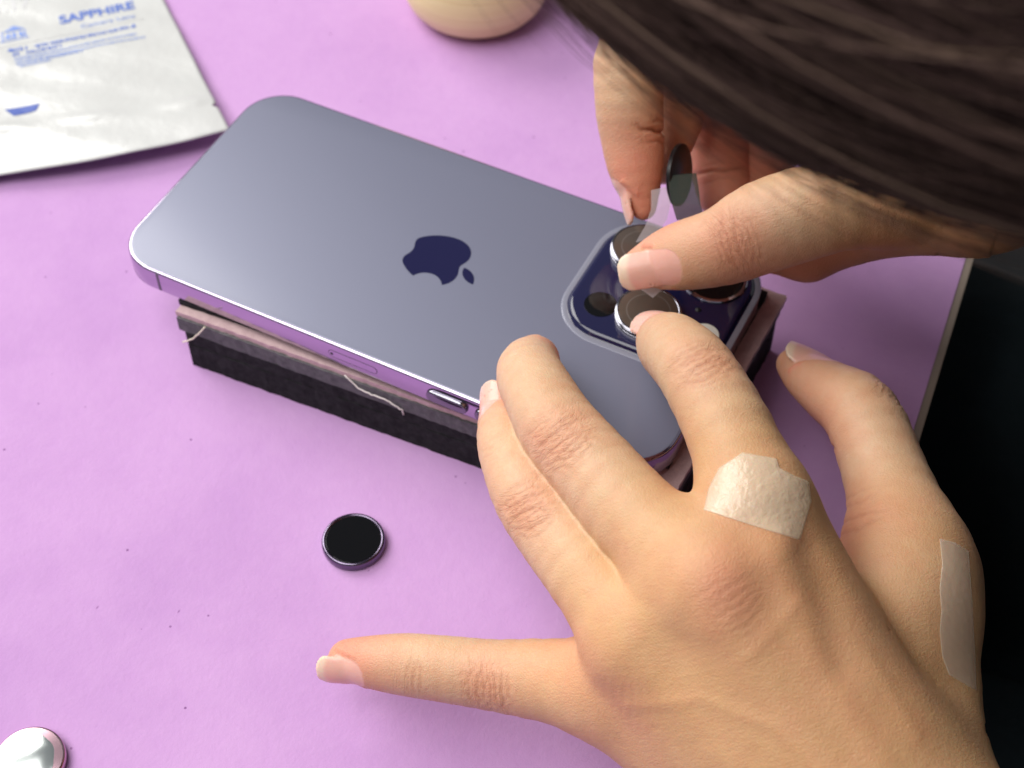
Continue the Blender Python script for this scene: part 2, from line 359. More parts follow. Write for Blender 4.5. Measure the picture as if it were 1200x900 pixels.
def with_nails(base, nls):
    def f(P):
        d = base(P)
        for nl in nls:
            o = nl[0]; near = np.linalg.norm(P-o, axis=1) < nl[4]*1.3+3
            if not near.any(): continue
            x, y, z, d2 = nail_local(P[near], nl)
            e = np.maximum(np.abs(z)-.42, d2+.1)
            d[near] = smin(d[near], e, .35)
        return d
    return f

def surface_nets(f, lo, hi, h, B=16, slack=1.6):
    lo = np.array(lo, float); n = np.ceil((np.array(hi)-lo)/h/B).astype(int)*B
    F = np.ones(n+1, np.float32)*9
    nb = n//B
    idx = np.stack(np.meshgrid(*[np.arange(k) for k in nb], indexing='ij'), -1).reshape(-1, 3)
    cen = lo+(idx*B+B/2)*h
    d = np.concatenate([f(cen[i:i+1].astype(np.float32)) for i in range(len(cen))]) if len(cen) < 30000 else f(cen.astype(np.float32))
    rad = B*h*.8661
    sign = d
    keep = np.abs(d) < rad*slack+2
    for (i, j, k), s in zip(idx[~keep], d[~keep]):
        F[i*B:i*B+B+1, j*B:j*B+B+1, k*B:k*B+B+1] = 9 if s > 0 else -9
    g = np.stack(np.meshgrid(*[np.arange(B+1)]*3, indexing='ij'), -1).reshape(-1, 3)
    kb = idx[keep]; CH = 1
    for s in range(0, len(kb), CH):
        bb = kb[s:s+CH]
        P = lo+((bb[:, None, :]*B+g[None])*h)
        v = f(P.reshape(-1, 3).astype(np.float32)).reshape(len(bb), B+1, B+1, B+1)
        for (i, j, k), w in zip(bb, v): F[i*B:i*B+B+1, j*B:j*B+B+1, k*B:k*B+B+1] = w
    neg = F < 0
    cnt = np.zeros(n, np.int8)
    for a in (0, 1):
        for b in (0, 1):
            for c in (0, 1): cnt += neg[a:n[0]+a, b:n[1]+b, c:n[2]+c]
    act = (cnt > 0) & (cnt < 8)
    ci = np.argwhere(act); vid = -np.ones(n, np.int32); vid[act] = np.arange(len(ci))
    acc = np.zeros((len(ci), 3)); num = np.zeros(len(ci))
    cs = [(a, b, c) for a in (0, 1) for b in (0, 1) for c in (0, 1)]
    val = {c: F[ci[:, 0]+c[0], ci[:, 1]+c[1], ci[:, 2]+c[2]] for c in cs}
    for c in cs:
        for ax in range(3):
            if c[ax]: continue
            e = list(c); e[ax] = 1; e = tuple(e)
            v0, v1 = val[c], val[e]; m = (v0 < 0) != (v1 < 0)
            t = np.where(m, v0/np.where(m, v0-v1, 1), 0)
            for k in range(3):
                acc[:, k] += np.where(m, c[k]+(t if k == ax else 0), 0)
            num += m
    V = lo+(ci+acc/num[:, None])*h
    faces = []
    for ax in range(3):
        u, w = (ax+1) % 3, (ax+2) % 3
        sl0 = [slice(None)]*3; sl1 = [slice(None)]*3
        sl0[ax] = slice(0, -1); sl1[ax] = slice(1, None)
        A, Bn = neg[tuple(sl0)], neg[tuple(sl1)]
        E = np.argwhere(A != Bn)
        ok = (E[:, u] > 0) & (E[:, w] > 0) & (E[:, u] < n[u]) & (E[:, w] < n[w]); E = E[ok]
        fl = A[E[:, 0], E[:, 1], E[:, 2]]
        q = []
        for du, dw in ((-1, -1), (0, -1), (0, 0), (-1, 0)):
            c = E.copy(); c[:, u] += du; c[:, w] += dw; q.append(vid[c[:, 0], c[:, 1], c[:, 2]])
        q = np.stack(q, 1); q[~fl] = q[~fl][:, ::-1]
        faces.append(q)
    return V, np.concatenate(faces)

def grad(f, V, e=.12, d=None):
    G = np.zeros_like(V)
    if d is None: d = batched(f, V)
    for k in range(3):
        o = np.zeros(3); o[k] = e
        G[:, k] = batched(f, V+o)-d
    return G/e
def sstep(x, a, b):
    t = np.clip((x-a)/(b-a), 0, 1); return t*t*(3-2*t)
def wob(P, s, seed):
    r = np.random.default_rng(seed); o = np.zeros(len(P))
    for _ in range(5):
        k = r.normal(size=3)*s; o += np.sin(P@k+r.uniform(0, 6.28))
    return o/5

ANAMES = ('blush', 'crease', 'nail', 'free_edge', 'dark', 'kn_s', 'kn_l', 'kn_w', 'kn_i', 'pale')
PATT = dict(  # list of (offset along finger, bend, line width, depth, half width)
 pip=[(-5.2, .045, .38, .16, .75), (-3.4, .035, .42, .30, .85), (-1.7, .02, .36, .26, .7), (-.3, -.012, .40, .36, .62), (1.0, .016, .36, .26, .55),
      (2.3, -.03, .42, .32, .8), (4.0, -.042, .40, .20, .85), (5.6, -.05, .36, .12, .7)],
 dip=[(-1.6, .03, .40, .22, .8), (0, .01, .42, .30, .8), (1.5, -.03, .40, .18, .7)],
 mcp=[(-7, .01, .5, .10, .6), (-5, .02, .5, .16, .8), (-3.2, .015, .5, .2, .8), (-1.4, .01, .45, .24, .8), (.4, -.01, .45, .24, .8), (2.2, -.015, .5, .2, .8), (4, -.02, .5, .16, .8), (6, -.02, .5, .1, .6)],
 flex=[(0, -.012, .55, .75, 1.0), (2.6, .01, .40, .22, .8), (-2.4, .01, .4, .18, .7)],
 flex2=[(-3, .006, .5, .3, 1.0), (0, -.004, .5, .35, 1.0), (3.4, .008, .45, .25, .8), (6, .0, .4, .2, .7)])

def finish_hand(base, nls, creases, blush, lo, hi, h, pd_f, ridges):
    f = with_nails(base, nls)
    V, Fc = surface_nets(f, lo, hi, h)
    for _ in range(2):
        d = batched(f, V); G = grad(f, V, .12, d)
        V = V-G*(np.clip(d, -h, h)/np.maximum((G*G).sum(1), .15))[:, None]
    G = grad(f, V, .25); Nn = G/np.maximum(np.linalg.norm(G, axis=1), 1e-6)[:, None]
    nv = len(V); att = {k: np.zeros(nv) for k in ANAMES}
    disp = np.zeros(nv)
    for nl in nls:
        o = nl[0]; idx = np.where(np.linalg.norm(V-o, axis=1) < nl[4]*1.3+3)[0]
        x, y, z, d2 = nail_local(V[idx], nl)
        top = (z > -.55)
        att['nail'][idx] = np.maximum(att['nail'][idx], np.where(top, 1-sstep(d2, -.25, .25), 0))
        L, Wd, free = nl[4], nl[5], nl[6]
        lim = L/2+(-.9 if free > 1 else free-.25)-y*y/(Wd*1.1)*.6
        att['free_edge'][idx] = np.maximum(att['free_edge'][idx], sstep(x-lim, -.7, .7))
        fold = np.exp(-((d2-.85)/.55)**2)*(x < L*.35)*(np.abs(z) < 2)
        disp[idx] += .22*fold-.22*np.exp(-((d2-.12)/.28)**2)*(x < L*.4)*(np.abs(z) < 1.5)
        att['blush'][idx] += .5*fold
    for ci, (p, a, c, kind, half, st) in enumerate(creases):
        a, b, c = frame(a, c); p = np.array(p, float)
        idx = np.where(np.linalg.norm(V-p, axis=1) < 24)[0]
        Q = V[idx]-p; s = Q@a; l = Q@b
        face = sstep(Nn[idx]@c, .05, .5)
        wv = wob(V[idx], .9, ci+3)*.55+wob(V[idx], .35, ci+40)*.7
        tot = np.zeros(len(idx)); area = np.exp(-(s/7.0)**2-(l/half)**2)
        for ki, (s0, bend, w, A, hw) in enumerate(PATT[kind]):
            e = (s-s0-bend*l*l-wv*(1+.2*ki/8))/w
            tot += A*np.exp(-e*e)*(1-sstep(np.abs(l), half*hw*.45, half*hw))
        if kind in ('pip', 'mcp'):
            e = np.sin(s*1.1+l*1.5+wv*3)*np.sin(s*1.6-l*1.25+wv*2)
            tot += area*.10*np.maximum(0, -e)*1.6
        tot *= face*st
        kwt = {'pip': 1.0, 'dip': .75, 'mcp': .55, 'flex': .35, 'flex2': .5}[kind]*st*face*np.exp(-(s/(8.0 if kind == 'mcp' else 5.4))**4-(l/(half*.85))**4)
        up = kwt > att['kn_w'][idx]; iu = idx[up]
        att['kn_w'][iu] = kwt[up]; att['kn_s'][iu] = s[up]+wv[up]*.3; att['kn_l'][iu] = l[up]; att['kn_i'][iu] = ci*7.3
        disp[idx] -= tot*(.95 if kind[:4] == 'flex' else .62)
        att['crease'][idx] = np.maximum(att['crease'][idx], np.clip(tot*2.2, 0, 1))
        if kind != 'flex': att['blush'][idx] += .12*area*face*st
    for line, w_, h_ in ridges:
        L = np.array(line); vd = np.array(VIEW); best = np.full(nv, 1e9)
        for i in range(len(L)-1):
            a, b_ = L[i], L[i+1]; dd = b_-a; dd = dd-vd*(dd@vd); q = V-a; q = q-(q@vd)[:, None]*vd
            t = np.clip((q@dd)/(dd@dd), 0, 1); best = np.minimum(best, np.linalg.norm(q-t[:, None]*dd, axis=1)+4*np.maximum(0, .0))
        face = sstep(-(Nn@vd), .2, .6)*(np.abs((V-L.mean(0))@vd) < 25)
        disp += h_*np.exp(-(best/w_)**2)*face
    for p, r, s in blush:
        d = np.linalg.norm(V-np.array(p), axis=1)
        att['blush'] += s*np.exp(-(d/r)**2)
    att['blush'] = np.clip(att['blush'], 0, 1)
    disp += .05*wob(V, .35, 5)+.10*wob(V, .12, 9)
    att['pale'] = sstep(batched(pd_f, V), 0, 22)
    V = V+Nn*(disp*(1-att['nail']*.9))[:, None]
    return V, Fc, att

def bounds(groups, pad):
    a = np.array([n for g in groups for n in g]); return (a[:, :3]-a[:, 3:4]).min(0)-pad, (a[:, :3]+a[:, 3:4]).max(0)+pad

HEAD_C = np.array(HEADP); FDIR = np.array((-.55, .3, -.7794)); CROWN = np.array((-.796, .0995, .597)); CROWN = CROWN-FDIR*(CROWN@FDIR); CROWN /= np.linalg.norm(CROWN); SIDE = np.cross(FDIR, CROWN)

def build_person():
    H = 0.5
    out = []
    bl = make_hand(LH, LPALM, 13.0, dict(index=6., middle=6., ring=5., pinky=7., thumb=14.))
    extra = LEFT_EXTRA
    def bl2(P):
        d = bl(P)
        for p, q, k, sgn in extra:
            e = cone(P, np.array(p, np.float32), np.array(q, np.float32))
            d = smin(d, e, k) if sgn > 0 else -smin(-d, e, k)
        return d
    nls = prep_nails(bl2, NAILS['L'])
    lo, hi = bounds(list(LH.values())+[c[:2] for c in LPALM], 5)
    hi = np.minimum(hi, (250, 40, 120))
    out.append(finish_hand(bl2, nls, CRE['L'], BLU['L'], lo, hi, H, bl.palm, RIDGES))
    br = make_hand(RH, RPALM, 8.0, dict(index=5., middle=3., ring=3., pinky=3., thumb=8.))
    nlr = prep_nails(br, NAILS['R'])
    lo, hi = bounds(list(RH.values())+[c[:2] for c in RPALM], 5)
    out.append(finish_hand(br, nlr, CRE['R'], BLU['R'], lo, hi, H, br.palm, []))
    # head, neck, arms and trunk on a coarser grid (below the hair, inside the clothes)
    C = HEAD_C
    def pt(a, b, c, r): return [*(C+FDIR*a+CROWN*b+SIDE*c), r]
    lw, rw = LPALM[-1][-1], RPALM[-1][-1]
    LS, RS = [285, -140, 175, 46], [285, 190, 185, 46]
    LE, RE = [345, -190, -20, 36], [330, 215, 20, 36]
    hd = [(pt(-12, 12, 0, 70), pt(8, 8, 0, 70)), (pt(20, -20, 0, 58), pt(38, -62, 0, 34)), (pt(48, -78, -7, 18), pt(48, -78, 7, 18)),
          (pt(70, 22, -24, 14), pt(70, 22, 24, 14)),
          (pt(-18, -30, 0, 50), pt(-40, -150, 0, 52))]
    nose = [(pt(74, 6, 0, 7), pt(88, -24, 0, 10)), (pt(82, -27, -9, 7), pt(82, -27, 9, 7))]
    lips = [(pt(70, -49, -15, 5), pt(70, -49, 15, 5)), (pt(68, -57, -13, 6), pt(68, -57, 13, 6))]
    ears = [(pt(-4, -2, s*69, 9), pt(0, -22, s*68, 8)) for s in (-1, 1)]
    eyes = [pt(66, -2, s*30, 13) for s in (-1, 1)]
    nk = pt(-40, -150, 0, 52)
    body = [(nk, [300, 25, 170, 80]), (LS, RS), ([310, 25, 150, 95], [420, 25, -120, 120]), (LS, LE), (LE, [lw[0]+10, lw[1]-4, lw[2]-1, 17]), (RS, RE), (RE, [rw[0]-6, rw[1]-3, rw[2]-2, 11])]
    def fb(P):
        d = None
        for a, b in hd+body:
            e = cone(P, np.array(a, np.float32), np.array(b, np.float32)); d = e if d is None else smin(d, e, 14)
        for a, b in nose+lips+ears:
            d = smin(d, cone(P, np.array(a, np.float32), np.array(b, np.float32)), 6)
        for a in eyes:
            d = smin(d, np.linalg.norm(P-np.array(a[:3], np.float32), axis=1)-a[3], 2.5)
        return d
    V, Fc = surface_nets(fb, (0, -260, -260), (560, 300, 360), 4.0)
    att = {k: np.zeros(len(V)) for k in ANAMES}
    q = V-C
    for s in (-1, 1):
        l = np.stack([q@FDIR-76, q@CROWN+5, q@SIDE-s*30], 1)
        att['dark'] = np.maximum(att['dark'], (np.abs(l[:, 1]) < 2.5)*(np.abs(l[:, 2]) < 13)*(np.abs(l[:, 0]) < 12))
        att['dark'] = np.maximum(att['dark'], (np.abs(l[:, 1]-26) < 3.5)*(np.abs(l[:, 2]) < 19)*(np.abs(l[:, 0]) < 18))
    att['blush'] = np.exp(-((q@FDIR-72)/14)**2-((q@CROWN+53)/7)**2-((q@SIDE)/18)**2)
    out.append((V, Fc, att))
    VV = []; FF = []; AA = {k: [] for k in att}; b = 0
    for V, Fc, a in out:
        VV.append(V); FF.append(Fc+b); b += len(V)
        for k in AA: AA[k].append(a[k])
    VV = np.concatenate(VV); FF = np.concatenate(FF)
    me = bpy.data.meshes.new('person')
    base = np.array((320, 25, 0.))
    me.vertices.add(len(VV)); me.vertices.foreach_set('co', ((VV-base)*MM).astype(np.float32).ravel())
    me.loops.add(len(FF)*4); me.loops.foreach_set('vertex_index', FF.astype(np.int32).ravel())
    me.polygons.add(len(FF)); me.polygons.foreach_set('loop_start', np.arange(0, len(FF)*4, 4, dtype=np.int32))
    me.update(calc_edges=True); me.validate()
    me.polygons.foreach_set('use_smooth', [True]*len(me.polygons))
    for k in AA:
        at = me.attributes.new(k, 'FLOAT', 'POINT'); at.data.foreach_set('value', np.concatenate(AA[k]).astype(np.float32))
    me.materials.append(M_SKIN)
    o = bpy.data.objects.new('person', me); COL.objects.link(o); o.location = base*MM
    nh = len(out[0][0])
    hv = out[0][0]; hf = out[0][1]
    return o, hv, hf

# ------------------------------------------------------------------ camera
def make_camera():
    cd = bpy.data.cameras.new('camera'); co = bpy.data.objects.new('camera', cd); COL.objects.link(co)
    r, d, f = (Vector(v) for v in CAMR)
    M = Matrix((r, -d, -f)).transposed().to_4x4(); M.translation = Vector(CAMC)*MM
    co.matrix_world = M
    cd.sensor_width = 36; cd.lens = CAMF/1200*36; cd.clip_start = .01; cd.clip_end = 20
    cd.dof.use_dof = True; cd.dof.focus_distance = .345; cd.dof.aperture_fstop = 19
    S.camera = co
make_camera()

# ------------------------------------------------------------------ setting: table top with its edge band, dark floor
TE0, TE1 = np.array((121.2, 105.5)), np.array((128.4, 26.7))
td = (TE1-TE0)/np.linalg.norm(TE1-TE0); tn = np.array((-td[1], td[0]))*-1
if tn[0] > 0: tn = -tn
far, near = TE0-td*800, TE1+td*420
quad = [far, near, near+tn*900, far+tn*900]
TH = 7.0
def slab_quad(q, z0, z1):
    b = MB(); b.loops([[(*p, z0) for p in q], [(*p, z1) for p in q]]); return b
ts = slab_quad(quad, -TH+.4, 0).build('table_surface', M_PURPLE, smooth=False)
tag(ts, kind='structure')
m_edge, nt, bs = mat_new('edge_band')
bs.inputs['Base Color'].default_value = (.26, .21, .17, 1); bs.inputs['Roughness'].default_value = .55
bump(nt, bs, noise(nt, coords(nt), 500, 3), .3, .0004)
q2 = [far, near, near-tn*2.2, far-tn*2.2]
eb = slab_quad(q2, -TH-6, -.25).build('table_edge', m_edge, smooth=False); tag(eb, kind='structure')
m_core = simple('table_core', (.25, .2, .16), .7)
tb = slab_quad([far, near, near+tn*900, far+tn*900], -TH-6, -TH).build('table_board', m_core, smooth=False); tag(tb, kind='structure')
m_floor, nt, bs = mat_new('dark_floor')
nt.links.new(ramp(nt, noise(nt, coords(nt), 6, 5), [(.3, (.012, .013, .014)), (.7, (.022, .022, .024))]), bs.inputs['Base Color']); bs.inputs['Roughness'].default_value = .6
fl = slab_quad([(-2000, -2000), (2000, -2000), (2000, 2000), (-2000, 2000)], -760, -740).build('floor', m_floor, smooth=False); tag(fl, kind='structure')

# ------------------------------------------------------------------ foam stack under the phone
m_foam, nt, bs = mat_new('black_foam'); c = coords(nt)
nt.links.new(ramp(nt, noise(nt, c, 420, 4, .7), [(.35, (.010, .010, .011)), (.7, (.03, .03, .032))]), bs.inputs['Base Color'])
bs.inputs['Roughness'].default_value = .85; bs.inputs['Specular IOR Level'].default_value = .2
bump(nt, bs, noise(nt, c, 700, 4, .7), .7, .0006)
m_grey, nt, bs = mat_new('grey_foam'); c = coords(nt)
nt.links.new(ramp(nt, noise(nt, c, 500, 4, .7), [(.35, (.075, .075, .08)), (.7, (.14, .138, .142))]), bs.inputs['Base Color'])
bs.inputs['Roughness'].default_value = .85; bump(nt, bs, noise(nt, c, 800, 4, .7), .6, .0005)
m_pink, nt, bs = mat_new('pink_foam'); c = coords(nt)
nt.links.new(ramp(nt, noise(nt, c, 350, 4, .7), [(.35, (.52, .36, .37)), (.7, (.62, .45, .45))]), bs.inputs['Base Color'])
bs.inputs['Roughness'].default_value = .8; bump(nt, bs, noise(nt, c, 800, 4, .7), .6, .0005)
def rough_slab(corners, z0, z1, amp, seed, step=1.5, slant=0.0):
    r = np.random.default_rng(seed); pts = []
    cc = [np.array(p, float) for p in corners]; ctr = sum(cc)/len(cc)
    for i in range(len(cc)):
        a, b = cc[i], cc[(i+1) % len(cc)]; L = np.linalg.norm(b-a); k = max(2, int(L/step))
        n = np.array(((b-a)[1], -(b-a)[0]))/L
        if n@((a+b)/2-ctr) < 0: n = -n
        w = np.cumsum(r.normal(size=k))*.35; w -= np.linspace(w[0], w[-1], k)
        for j in range(k):
            o = amp*(.6*r.normal()+.5*math.sin(j*.9+i)+.5*np.clip(w[j], -2, 2)) if j else 0
            pts.append(a+(b-a)*j/k+n*o)
    lv = 4; loops = []
    for t in range(lv+1):
        z = z0+(z1-z0)*t/lv
        loops.append([(*(p+(ctr-p)/np.linalg.norm(ctr-p)*slant*t/lv+r.normal(size=2)*amp*.25), z) for p in pts])
    b = MB(); b.loops(loops); return b
foam = empty('foam_stack', (10, 0, 0), 'stack of black foam with a ragged pink layer on top, propping up the purple phone', 'foam block')
rough_slab([(-56.5, -42.2), (83, -34.2), (84, 36), (-57, 38)], 0.05, 8.9, .10, 1).build('foam_core', m_foam, foam, smooth=False)
rough_slab([(-56.7, -42.0), (83, -34.1), (84, 36), (-57, 38)], 9.0, 13.6, .10, 9).build('foam_core', m_foam, foam, smooth=False)
rough_slab([(-58.6, -42.0), (83.5, -34.9), (84.3, 37), (-58, 38)], 13.65, 18.55, .10, 2).build('grey_layer', m_grey, foam, smooth=False)
rough_slab([(-59.0, -41.4), (84.0, -34.4), (85, 38.5), (-58.5, 38.5)], 18.6, 20.3, .10, 3, 1.2).build('pink_layer', m_pink, foam, smooth=False)
rough_slab([(-59.4, -38.9), (79.6, -29), (80.2, 36), (-59.5, 37)], 20.35, 22.1, .10, 4).build('top_layer', m_foam, foam, smooth=False)
m_thread = simple('glue_thread', (.78, .72, .55), .4)
def thread(pts, r):
    P = []
    for i in range(len(pts)-1):
        for t in np.linspace(0, 1, 6)[:-1]:
            a, b = np.array(pts[i], float), np.array(pts[i+1], float)
            P.append(a+(b-a)*t+RNG.normal(size=3)*.06)
    b = MB(); b.tube(P, r, 6); return b
FY = lambda x: -42.2+(x+56.5)*8/139.5
thread([(-57.6, -42.9, 9.8), (-55.6, FY(-55)-1, 11.6), (-53.4, FY(-53)-1.2, 13.8), (-50.6, FY(-50)-1.1, 17.4), (-48.2, FY(-48)-.6, 21.2)], .24).build('glue_thread', m_thread, foam)
m_thread2 = simple('white_thread', (.75, .70, .66), .5)
thread([(-7.5, FY(-7)+.1, 19.6), (-3.5, FY(-3)-.5, 17.0), (.5, FY(0)-.7, 16.6), (4.5, FY(4)-.7, 16.6), (7.5, FY(7)-.7, 15.4), (9.2, FY(9)-.6, 14.4), (9.7, FY(10)-.6, 12.4)], .22).build('white_thread', m_thread2, foam)

# ------------------------------------------------------------------ phone
PZ = 30.0
phone = empty('smartphone', (0, 0, 22.15), 'dark purple smartphone lying face down on the foam stack, its three cameras up', 'phone')
m_steel, nt, bs = mat_new('tinted_steel')
bs.inputs['Base Color'].default_value = (.50, .42, .56, 1); bs.inputs['Metallic'].default_value = 1; bs.inputs['Roughness'].default_value = .10
m_ringdark = simple('dark_chrome', (.22, .215, .25), .12, 1)
m_chrome = simple('chrome', (.72, .72, .76), .10, 1.0)
m_glassb, nt, bs = mat_new('frosted_back_glass')
c = coords(nt)
bs.inputs['Base Color'].default_value = (.172, .180, .255, 1)
bs.inputs['Roughness'].default_value = .38; bs.inputs['Metallic'].default_value = .35; bs.inputs['Specular IOR Level'].default_value = .7
bs.inputs['Coat Weight'].default_value = .35; bs.inputs['Coat Roughness'].default_value = .14
bump(nt, bs, noise(nt, c, 1500, 2), .03, .0002)
m_navy = simple('gloss_navy_glass', (.010, .010, .045), .05, 0, 0, .6)
m_black = simple('black_glass', (.003, .003, .004), .03, 0, 0, .32)
m_dark = simple('dark_slot', (.006, .006, .008), .5)
hl, hw = 80.35, 38.8
b = MB()
prof = [(1.6, -7.85), (.7, -7.75), (.25, -7.4), (0, -6.9), (0, -.95), (.12, -.55), (.35, -.27), (.75, -.1), (.95, -.09)]
b.loops([rrect(-hl+i, hl-i, -hw+i, hw-i, 12.6-i, PZ+z) for i, z in prof])
b.build('frame', m_steel, phone, sharp=40)
b = MB(); b.loops([rrect(-hl+i, hl-i, -hw+i, hw-i, 12.6-i, PZ+z) for i, z in ((.85, -.3), (.85, -.10), (.95, -.03), (1.25, 0))])
b.build('back_glass', m_glassb, phone, sharp=30)
b = MB(); b.loops([rrect(-hl+i, hl-i, -hw+i, hw-i, 12.6-i, PZ+z) for i, z in ((1.5, -7.95), (1.4, -7.8))])
b.build('front_glass', m_black, phone)
# emblem on the back: rounded fruit outline with a bite and a leaf
def svg_path(cmds, n=10):
    pts = []; p = np.array((0., 0.))
    for cmd, *a in cmds:
        if cmd == 'M': p = np.array(a, float); pts.append(p)
        else:
            q = [p+np.array(a[i:i+2]) for i in (0, 2, 4)] if cmd == 'c' else None
            for t in np.linspace(0, 1, n+1)[1:]:
                pts.append((1-t)**3*p+3*(1-t)**2*t*q[0]+3*(1-t)*t*t*q[1]+t**3*q[2])
            p = q[2]
    return pts
body = svg_path([('M', 12.152, 6.896), ('c', -.948, 0, -2.415, -1.078, -3.96, -1.04), ('c', -2.04, .027, -3.91, 1.183, -4.961, 3.014), ('c', -2.117, 3.675, -.546, 9.103, 1.519, 12.09),
  ('c', 1.013, 1.454, 2.208, 3.09, 3.792, 3.039), ('c', 1.52, -.065, 2.09, -.987, 3.935, -.987), ('c', 1.831, 0, 2.35, .987, 3.96, .948), ('c', 1.637, -.026, 2.676, -1.48, 3.676, -2.948),
  ('c', 1.156, -1.688, 1.636, -3.325, 1.662, -3.415), ('c', -.039, -.013, -3.182, -1.221, -3.22, -4.857), ('c', -.026, -3.04, 2.48, -4.494, 2.597, -4.559),
  ('c', -1.429, -2.09, -3.623, -2.324, -4.39, -2.376), ('c', -2, -.156, -3.675, 1.09, -4.61, 1.09)])
leaf = svg_path([('M', 15.53, 3.83), ('c', .843, -1.012, 1.4, -2.427, 1.245, -3.83), ('c', -1.207, .052, -2.662, .805, -3.532, 1.818), ('c', -.78, .896, -1.454, 2.338, -1.273, 3.714), ('c', 1.338, .104, 2.715, -.688, 3.559, -1.701)])
def flat_poly(b, pts, z0, z1):
    if np.linalg.norm(pts[0]-pts[-1]) < 1e-6: pts = pts[:-1]
    if np.linalg.norm(pts[0]-pts[-1]) < .02: pts = pts[:-1]
    b.loops([[(*p, z0) for p in pts], [(*p, z1) for p in pts]])
LS = 0.885
m_logo = simple('polished_navy', (.010, .010, .048), .06, 0, 0, .45)
b = MB()
for pl_ in (body, leaf):
    flat_poly(b, [np.array((-(p[1]-12.0)*LS+1.2, -(p[0]-12.0)*LS)) for p in pl_], PZ-.02, PZ+.02)
b.build('emblem', m_logo, phone, smooth=False)
# camera plate
px0, px1, py0, py1, pr = 36.6, 78.6, -6.2, 36.0, 11.6
b = MB()
b.loops([rrect(px0+i, px1-i, py0+i, py1-i, max(pr-i, 2), PZ+z, 14) for i, z in ((-.75, -.02), (-.45, .12), (-.1, .45), (.12, .85), (.45, 1.15), (.95, 1.32), (1.5, 1.36))])
plate = b.build('camera_plate', m_navy, phone, sharp=50)
m_rimglass = simple('rim_glass', (.24, .245, .31), .32, .25, .2)
m_rim = simple('plate_rim', (.27, .27, .33), .5, .1)
b = MB()
b.loops([rrect(px0+i, px1-i, py0+i, py1-i, max(pr-i, 2), PZ+z, 14) for i, z in ((-2.1, -.01), (-2.05, .012), (-1.5, .05), (-1.0, .09), (-.6, .09), (-.42, .05))])
b.build('plate_rim', m_rimglass, phone)
LENS = [(47.3, 25.3), (57.9, 5.2), (68.2, 25.3)]
m_bezel = simple('polished_bezel', (.42, .40, .50), .08, 1)
for x, y in LENS:
    b = MB(); b.lathe([(8.6, 1.3), (8.6, 1.7), (8.35, 1.95), (7.6, 2.0), (7.5, 1.8), (7.4, 1.75)], (x, y, PZ), 72)
    lr = b.build('lens_ring', m_bezel, phone, sharp=40)
    b = MB(); b.lathe([(7.45, 1.75), (7.45, 1.9)], (x, y, PZ), 64); b.build('lens_glass', m_black, lr, smooth=False)
m_flash = simple('flash_cover', (.80, .80, .72), .3)
b = MB(); b.lathe([(3.7, 1.3), (3.7, 1.42), (3.3, 1.5)], (73.2, 6.4, PZ), 40); fl_ = b.build('flash', m_flash, phone, sharp=40)
b = MB(); b.lathe([(4.3, 1.35), (4.3, 1.44), (4.0, 1.46)], (45.2, 3.6, PZ), 40); b.build('depth_sensor', m_black, phone, sharp=40)
b = MB(); b.lathe([(.8, 1.3), (.8, 1.40)], (68.5, 13.5, PZ), 20); b.build('microphone', m_dark, phone)
# near side: card tray, buttons, aerial lines
def stadium(x0, x1, zc, hh, y0, y1, n=10):
    def lp(y, ins=0):
        o = []
        for cx, a in ((x1-hh, -90), (x0+hh, 90)):
            for i in range(n+1):
                t = math.radians(a+180*i/n); o.append((cx+(hh-ins)*math.cos(t), y, zc+(hh-ins)*math.sin(t)))
        return o
    return lp
lp = stadium(-12.0, 2.6, PZ-3.9, 1.35, 0, 0)
b = MB(); b.loops([lp(-hw+.1), lp(-hw-.03)]); g_ = b.build('card_tray', m_dark, phone, smooth=False)
b = MB(); b.loops([lp(-hw+.1, .16), lp(-hw-.05, .16), lp(-hw-.09, .3)]); b.build('tray_face', m_steel, g_, smooth=False)
b = MB(); lq = stadium(-11.35, -10.45, PZ-3.9, .45, 0, 0); b.loops([lq(-hw+.1), lq(-hw-.12)]); b.build('eject_hole', m_dark, g_, smooth=False)
for x0 in (17.2, 31.0):
    lp = stadium(x0, x0+11.6, PZ-3.9, 1.95, 0, 0)
    b = MB(); b.loops([lp(-hw+.1, -.15), lp(-hw-.02, -.15)]); k_ = b.build('button_slot', m_dark, phone, smooth=False)
    b = MB(); b.loops([lp(-hw+.1), lp(-hw-.75), lp(-hw-1.05, .25), lp(-hw-1.15, .6)]); b.build('volume_button', m_ringdark, k_, sharp=50)
m_band = simple('aerial_line', (.10, .085, .12), .4)
def band(x0, x1, y0, y1):
    b = MB(); q = [(x0, y0), (x1, y0), (x1, y1), (x0, y1)]
    b.loops([[(*p, PZ-6.9) for p in q], [(*p, PZ-.6) for p in q]]); b.build('aerial_line', m_band, phone, smooth=False)
band(-65.4, -64.5, -hw-.025, -hw+.3); band(-65.4, -64.5, hw-.3, hw+.025); band(-hl-.025, -hl+.3, -24.4, -23.6)

# ------------------------------------------------------------------ lens protectors already fitted on the phone
m_brown = simple('skin_reflection_glass', (.075, .056, .046), .06, 0, 0, .8)  # brown reflection of the fingers, put into the glass colour

